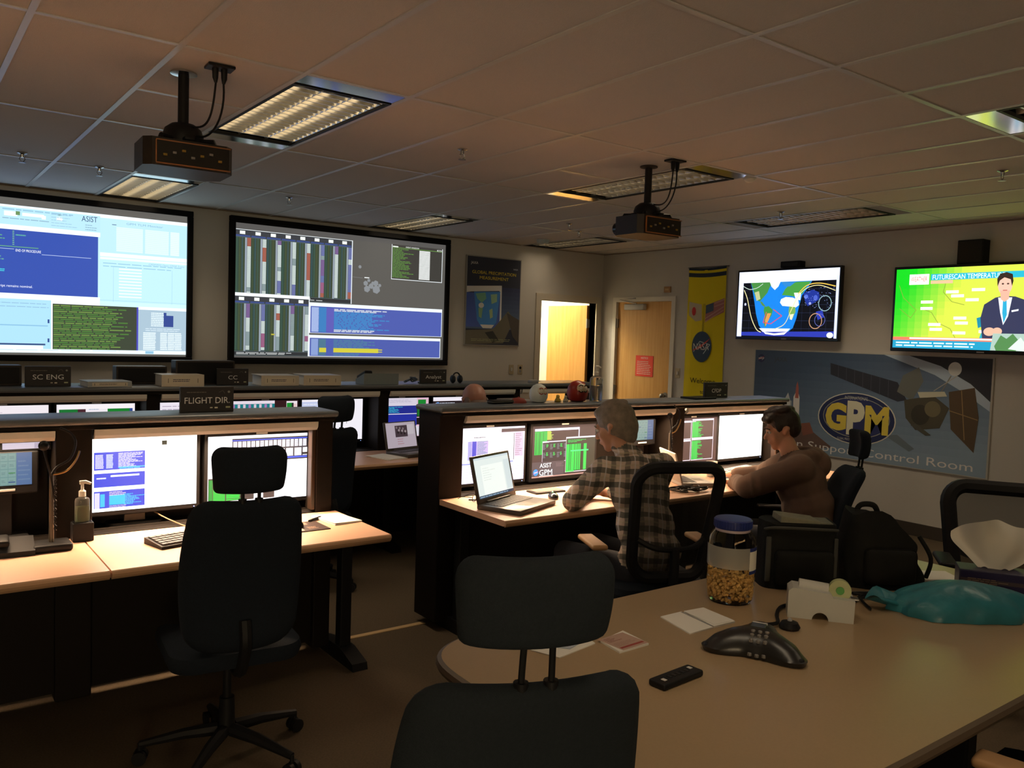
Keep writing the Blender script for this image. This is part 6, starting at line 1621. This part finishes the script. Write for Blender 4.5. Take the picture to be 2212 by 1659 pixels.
# ---- man in the plaid shirt
t = thing('person', 'person with grey hair and a plaid shirt leaning on the right worktop', 'person', (3.0, 2.83, 0))
def man():
    pel = V(2.99, 2.80, .56); che = V(3.03, 2.93, .90); lsh = V(2.875, 3.02, 1.005); rsh = V(3.245, 2.98, 1.005)
    lel = V(2.90, 3.285, .800); rel = V(3.42, 3.20, .80); lwr = V(3.06, 3.42, .785); rwr = V(3.28, 3.45, .785)
    S = 'shirt'; pr = []
    Mt = rotm(-18, 0, 6)
    pr += [('e', che+V(0, -.005, .0), (.185, .125, .19), Mt, S), ('e', V(3.01, 2.86, .74), (.170, .130, .17), Mt, S), ('e', pel+V(0, .0, .06), (.178, .140, .12), Mt, S),
           ('c', lsh+V(.02, -.01, -.005), rsh+V(-.02, -.01, -.005), .075, .075, S), ('e', V(3.05, 2.94, 1.00), (.16, .10, .085), Mt, S),
           ('c', lsh, lel, .072, .058, S), ('c', rsh, rel, .072, .058, S), ('c', lel, lel.lerp(lwr, .72), .056, .043, S), ('c', rel, rel.lerp(rwr, .8), .056, .040, S),
           ('c', V(3.05, 3.03, 1.055), V(3.045, 3.055, 1.085), .066, .060, S),
           ('c', V(3.045, 3.04, 1.06), V(3.035, 3.085, 1.13), .054, .052, 'skin')]
    for a_, b_, r_ in ((lsh, lel, .066), (rsh, rel, .066), (lel, lwr, .050)):
        for k in (.45, .66, .86):
            q = a_.lerp(b_, k); n_ = (b_-a_).normalized()
            pr.append(('e', q, (r_*1.06, r_*1.06, .010), n_.to_track_quat('Z', 'Y').to_matrix() @ rotm(16*(1 if int(k*100) % 2 else -1), 8, 0), S))
    for e, w in ((lel, lwr), (rel, rwr)):
        pr.append(('c', e.lerp(w, .7), w, .034, .028, 'skin'))
    pr += hand_prims(lwr, (.75, .35, -.05), (0, 0, 1), 1.0, -1) + hand_prims(rwr, (-.75, .45, -.05), (0, 0, 1), 1.0, 1)
    lk, rk = V(2.84, 3.26, .54), V(3.10, 3.30, .54); la, ra = V(2.80, 3.30, .10), V(3.14, 3.36, .10)
    for h, k, a in ((pel+V(-.09, .02, -.03), lk, la), (pel+V(.09, .02, -.03), rk, ra)):
        pr += [('c', h, k, .085, .062, 'trousers'), ('c', k, a, .060, .044, 'trousers'), ('c', a+V(0, -.03, -.055), a+V(-.01, .15, -.066), .040, .032, 'shoe')]
    hp, P, M3 = head_prims(V(3.03, 3.125, 1.200), (-.38, .92), 16, 1.0)
    pr += hp
    o = body_mesh('body', pr, .0085, {'shirt': M_plaid, 'skin': M_skin, 'trousers': M_jeans, 'shoe': M_shoe}, None, 4)
    o.parent = t; o.matrix_parent_inverse = Matrix.Translation(t.location).inverted()
    h = hair_shell('hair', M_greyh, None, P, M3, 1.0, [((0, -.020, .048), (.087, .106, .092)), ((0, -.058, .0), (.082, .072, .085)), ((0, .040, .090), (.060, .055, .036)),
        ((-.066, -.030, .012), (.020, .050, .055)), ((.066, -.030, .012), (.020, .050, .055)), ((0, -.070, -.055), (.056, .042, .045)), ((0, -.01, .128), (.045, .06, .022)), ((.035, -.03, .118), (.04, .06, .025))])
    e = thing_empty = None
    h.parent = t; h.matrix_parent_inverse = Matrix.Translation(t.location).inverted()
    before = set(bpy.data.objects)
    eyes(t, P, M3, 1.0, M_greyh)
    for q in set(bpy.data.objects)-before: q.matrix_parent_inverse = Matrix.Translation(t.location).inverted()
    # shirt collar
    col = MB().tube([(3.045+.070*math.cos(R(a)), 3.045+.066*math.sin(R(a)), 1.092+.010*math.sin(R(a))) for a in range(0, 360, 20)], .013, 8, closed=True).build('shirt_collar', M_plaid, t, True)
    col.matrix_parent_inverse = Matrix.Translation(t.location).inverted()
man()
# ---- person in the hoodie
t = thing('person', 'person with dark hair in a brown hoodie at the blank white monitor', 'person', (4.33, 2.82, 0))
def hoodie():
    off = Matrix.Translation(t.location).inverted()
    pel = V(4.36, 2.79, .55); che = V(4.36, 2.90, .84)
    lsh = V(4.235, 2.82, .945); rsh = V(4.50, 3.06, .945)
    lel = V(4.115, 3.10, .805); rel = V(4.62, 3.35, .805); lwr = V(4.30, 3.33, .785); rwr = V(4.50, 3.52, .785)
    S = 'hoodie'; Mt = rotm(-14, 0, 46); pr = []
    pr += [('e', che, (.195, .150, .19), Mt, S), ('e', V(4.365, 2.84, .70), (.190, .155, .17), Mt, S), ('e', pel+V(0, 0, .05), (.19, .16, .12), Mt, S),
           ('c', lsh+V(.02, .02, 0), rsh+V(-.02, -.02, 0), .085, .085, S), ('e', V(4.37, 2.93, .945), (.175, .125, .085), Mt, S),
           ('c', lsh, lel, .085, .070, S), ('c', rsh, rel, .085, .070, S), ('c', lel, lel.lerp(lwr, .8), .066, .048, S), ('c', rel, rel.lerp(rwr, .8), .066, .048, S),
           ('c', V(4.37, 2.98, .99), V(4.365, 3.01, 1.06), .058, .054, 'skin')]
    for a_, b_, r_ in ((lsh, lel, .078), (rsh, rel, .078), (lel, lwr, .058)):
        for k in (.35, .55, .72, .88):
            q = a_.lerp(b_, k); n_ = (b_-a_).normalized()
            pr.append(('e', q, (r_*1.06, r_*1.06, .012), n_.to_track_quat('Z', 'Y').to_matrix() @ rotm(14*(1 if int(k*100) % 2 else -1), 10, 0), S))
    # hood lying on the back of the neck
    bk = V(.55, -.60, 0).normalized(); sd = V(.60, .55, 0).normalized()
    for k in range(-4, 5):
        a = k/4*1.5
        c = V(4.375, 2.955, 1.015)+bk*(.115*math.cos(a)-.005)+sd*(.115*math.sin(a)); 
        pr.append(('e', c+V(0, 0, -.012*abs(k)*.3), (.056, .056, .044), rotm(0, 0, 0), S))
    pr.append(('e', V(4.375, 2.955, .985)+bk*.145+V(0, 0, -.03), (.115, .062, .080), rotm(0, 0, 46), S))
    for e, w in ((lel, lwr), (rel, rwr)): pr.append(('c', e.lerp(w, .75), w, .034, .028, 'skin'))
    pr += hand_prims(lwr, (.55, .75, -.05), (0, 0, 1), .95, -1)+hand_prims(rwr, (.15, .95, -.05), (0, 0, 1), .95, 1)
    f = V(-.70, .71, 0); s_ = V(.71, .70, 0)
    for sg in (-1, 1):
        h = pel+s_*.09*sg+V(0, 0, -.02); k = h+f*.42+V(0, 0, .01); a = k+f*.04+V(0, 0, -.45)
        pr += [('c', h, k, .088, .064, 'trousers'), ('c', k, a, .060, .045, 'trousers'), ('c', a+V(0, 0, -.04), a+f*.16+V(0, 0, -.052), .040, .032, 'shoe')]
    hp, P, M3 = head_prims(V(4.355, 3.045, 1.145), (-.62, .55), 14, .98)
    pr += hp
    o = body_mesh('body', pr, .0085, {'hoodie': M_hood, 'skin': M_skin, 'trousers': M_jeans, 'shoe': M_shoe}, None, 4)
    o.parent = t; o.matrix_parent_inverse = off
    h = hair_shell('hair', M_darkh, None, P, M3, .98, [((0, -.022, .048), (.086, .102, .088)), ((0, -.060, .010), (.078, .062, .075)), ((0, .052, .090), (.062, .046, .034)), ((-.03, .082, .080), (.04, .024, .022)), ((.03, .080, .080), (.04, .024, .022)),
        ((-.072, .030, .030), (.012, .020, .035)), ((.072, .030, .030), (.012, .020, .035)), ((-.03, -.02, .125), (.05, .06, .028)), ((.04, .01, .125), (.04, .05, .026)), ((.0, .05, .120), (.03, .04, .024)), ((.02, -.06, .110), (.05, .05, .03))])
    h.parent = t; h.matrix_parent_inverse = off
    before = set(bpy.data.objects)
    eyes(t, P, M3, .98, M_darkh)
    for q in set(bpy.data.objects)-before: q.matrix_parent_inverse = off
    # rolled hood rim
hoodie()
# ---- bald person at the far row, seen over the console
t = thing('person', 'person with a bald head just visible above the near right console', 'person', (3.46, 4.95, 0))
def bald():
    off = Matrix.Translation(t.location).inverted()
    pel = V(3.48, 4.86, .55); pr = []
    pr += [('e', V(3.47, 4.92, .84), (.19, .125, .18), rotm(-8), 'shirt'), ('e', V(3.48, 4.88, .68), (.175, .13, .17), rotm(-6), 'shirt'), ('c', V(3.27, 4.95, .95), V(3.67, 4.95, .95), .075, .075, 'shirt'),
           ('c', V(3.26, 4.95, .95), V(3.20, 5.15, .76), .066, .055, 'shirt'), ('c', V(3.68, 4.95, .95), V(3.76, 5.15, .76), .066, .055, 'shirt'),
           ('c', V(3.20, 5.15, .76), V(3.32, 5.33, .78), .048, .034, 'skin'), ('c', V(3.76, 5.15, .76), V(3.64, 5.33, .78), .048, .034, 'skin'),
           ('c', V(3.46, 4.96, 1.0), V(3.44, 4.99, 1.09), .055, .052, 'skin'), ('e', pel, (.18, .15, .11), rotm(), 'trousers')]
    pr += hand_prims((3.32, 5.33, .78), (.5, .8, 0), (0, 0, 1), 1, -1)+hand_prims((3.64, 5.33, .78), (-.5, .8, 0), (0, 0, 1), 1, 1)
    for sg in (-1, 1):
        h = pel+V(.09*sg, 0, -.02); k = h+V(0, .42, .01); a = k+V(0, .03, -.45)
        pr += [('c', h, k, .085, .062, 'trousers'), ('c', k, a, .058, .044, 'trousers'), ('c', a+V(0, 0, -.04), a+V(0, .16, -.05), .038, .032, 'shoe')]
    hp, P, M3 = head_prims(V(3.425, 5.01, 1.175), (.1, 1), 8, 1.12)
    pr += hp
    o = body_mesh('body', pr, .011, {'shirt': mat('grey_shirt', (.12, .12, .13), .9), 'skin': mat('flushed_skin', (.40, .20, .15), .45), 'trousers': M_jeans, 'shoe': M_shoe}, None, 4)
    o.parent = t; o.matrix_parent_inverse = off
    h = hair_shell('hair', mat('cropped_hair', (.17, .12, .10), .7, var=.3, vscale=50), None, P, M3, 1.12, [((0, -.075, -.03), (.066, .035, .05)), ((-.068, -.035, -.01), (.016, .045, .04)), ((.068, -.035, -.01), (.016, .045, .04))])
    h.parent = t; h.matrix_parent_inverse = off
bald()
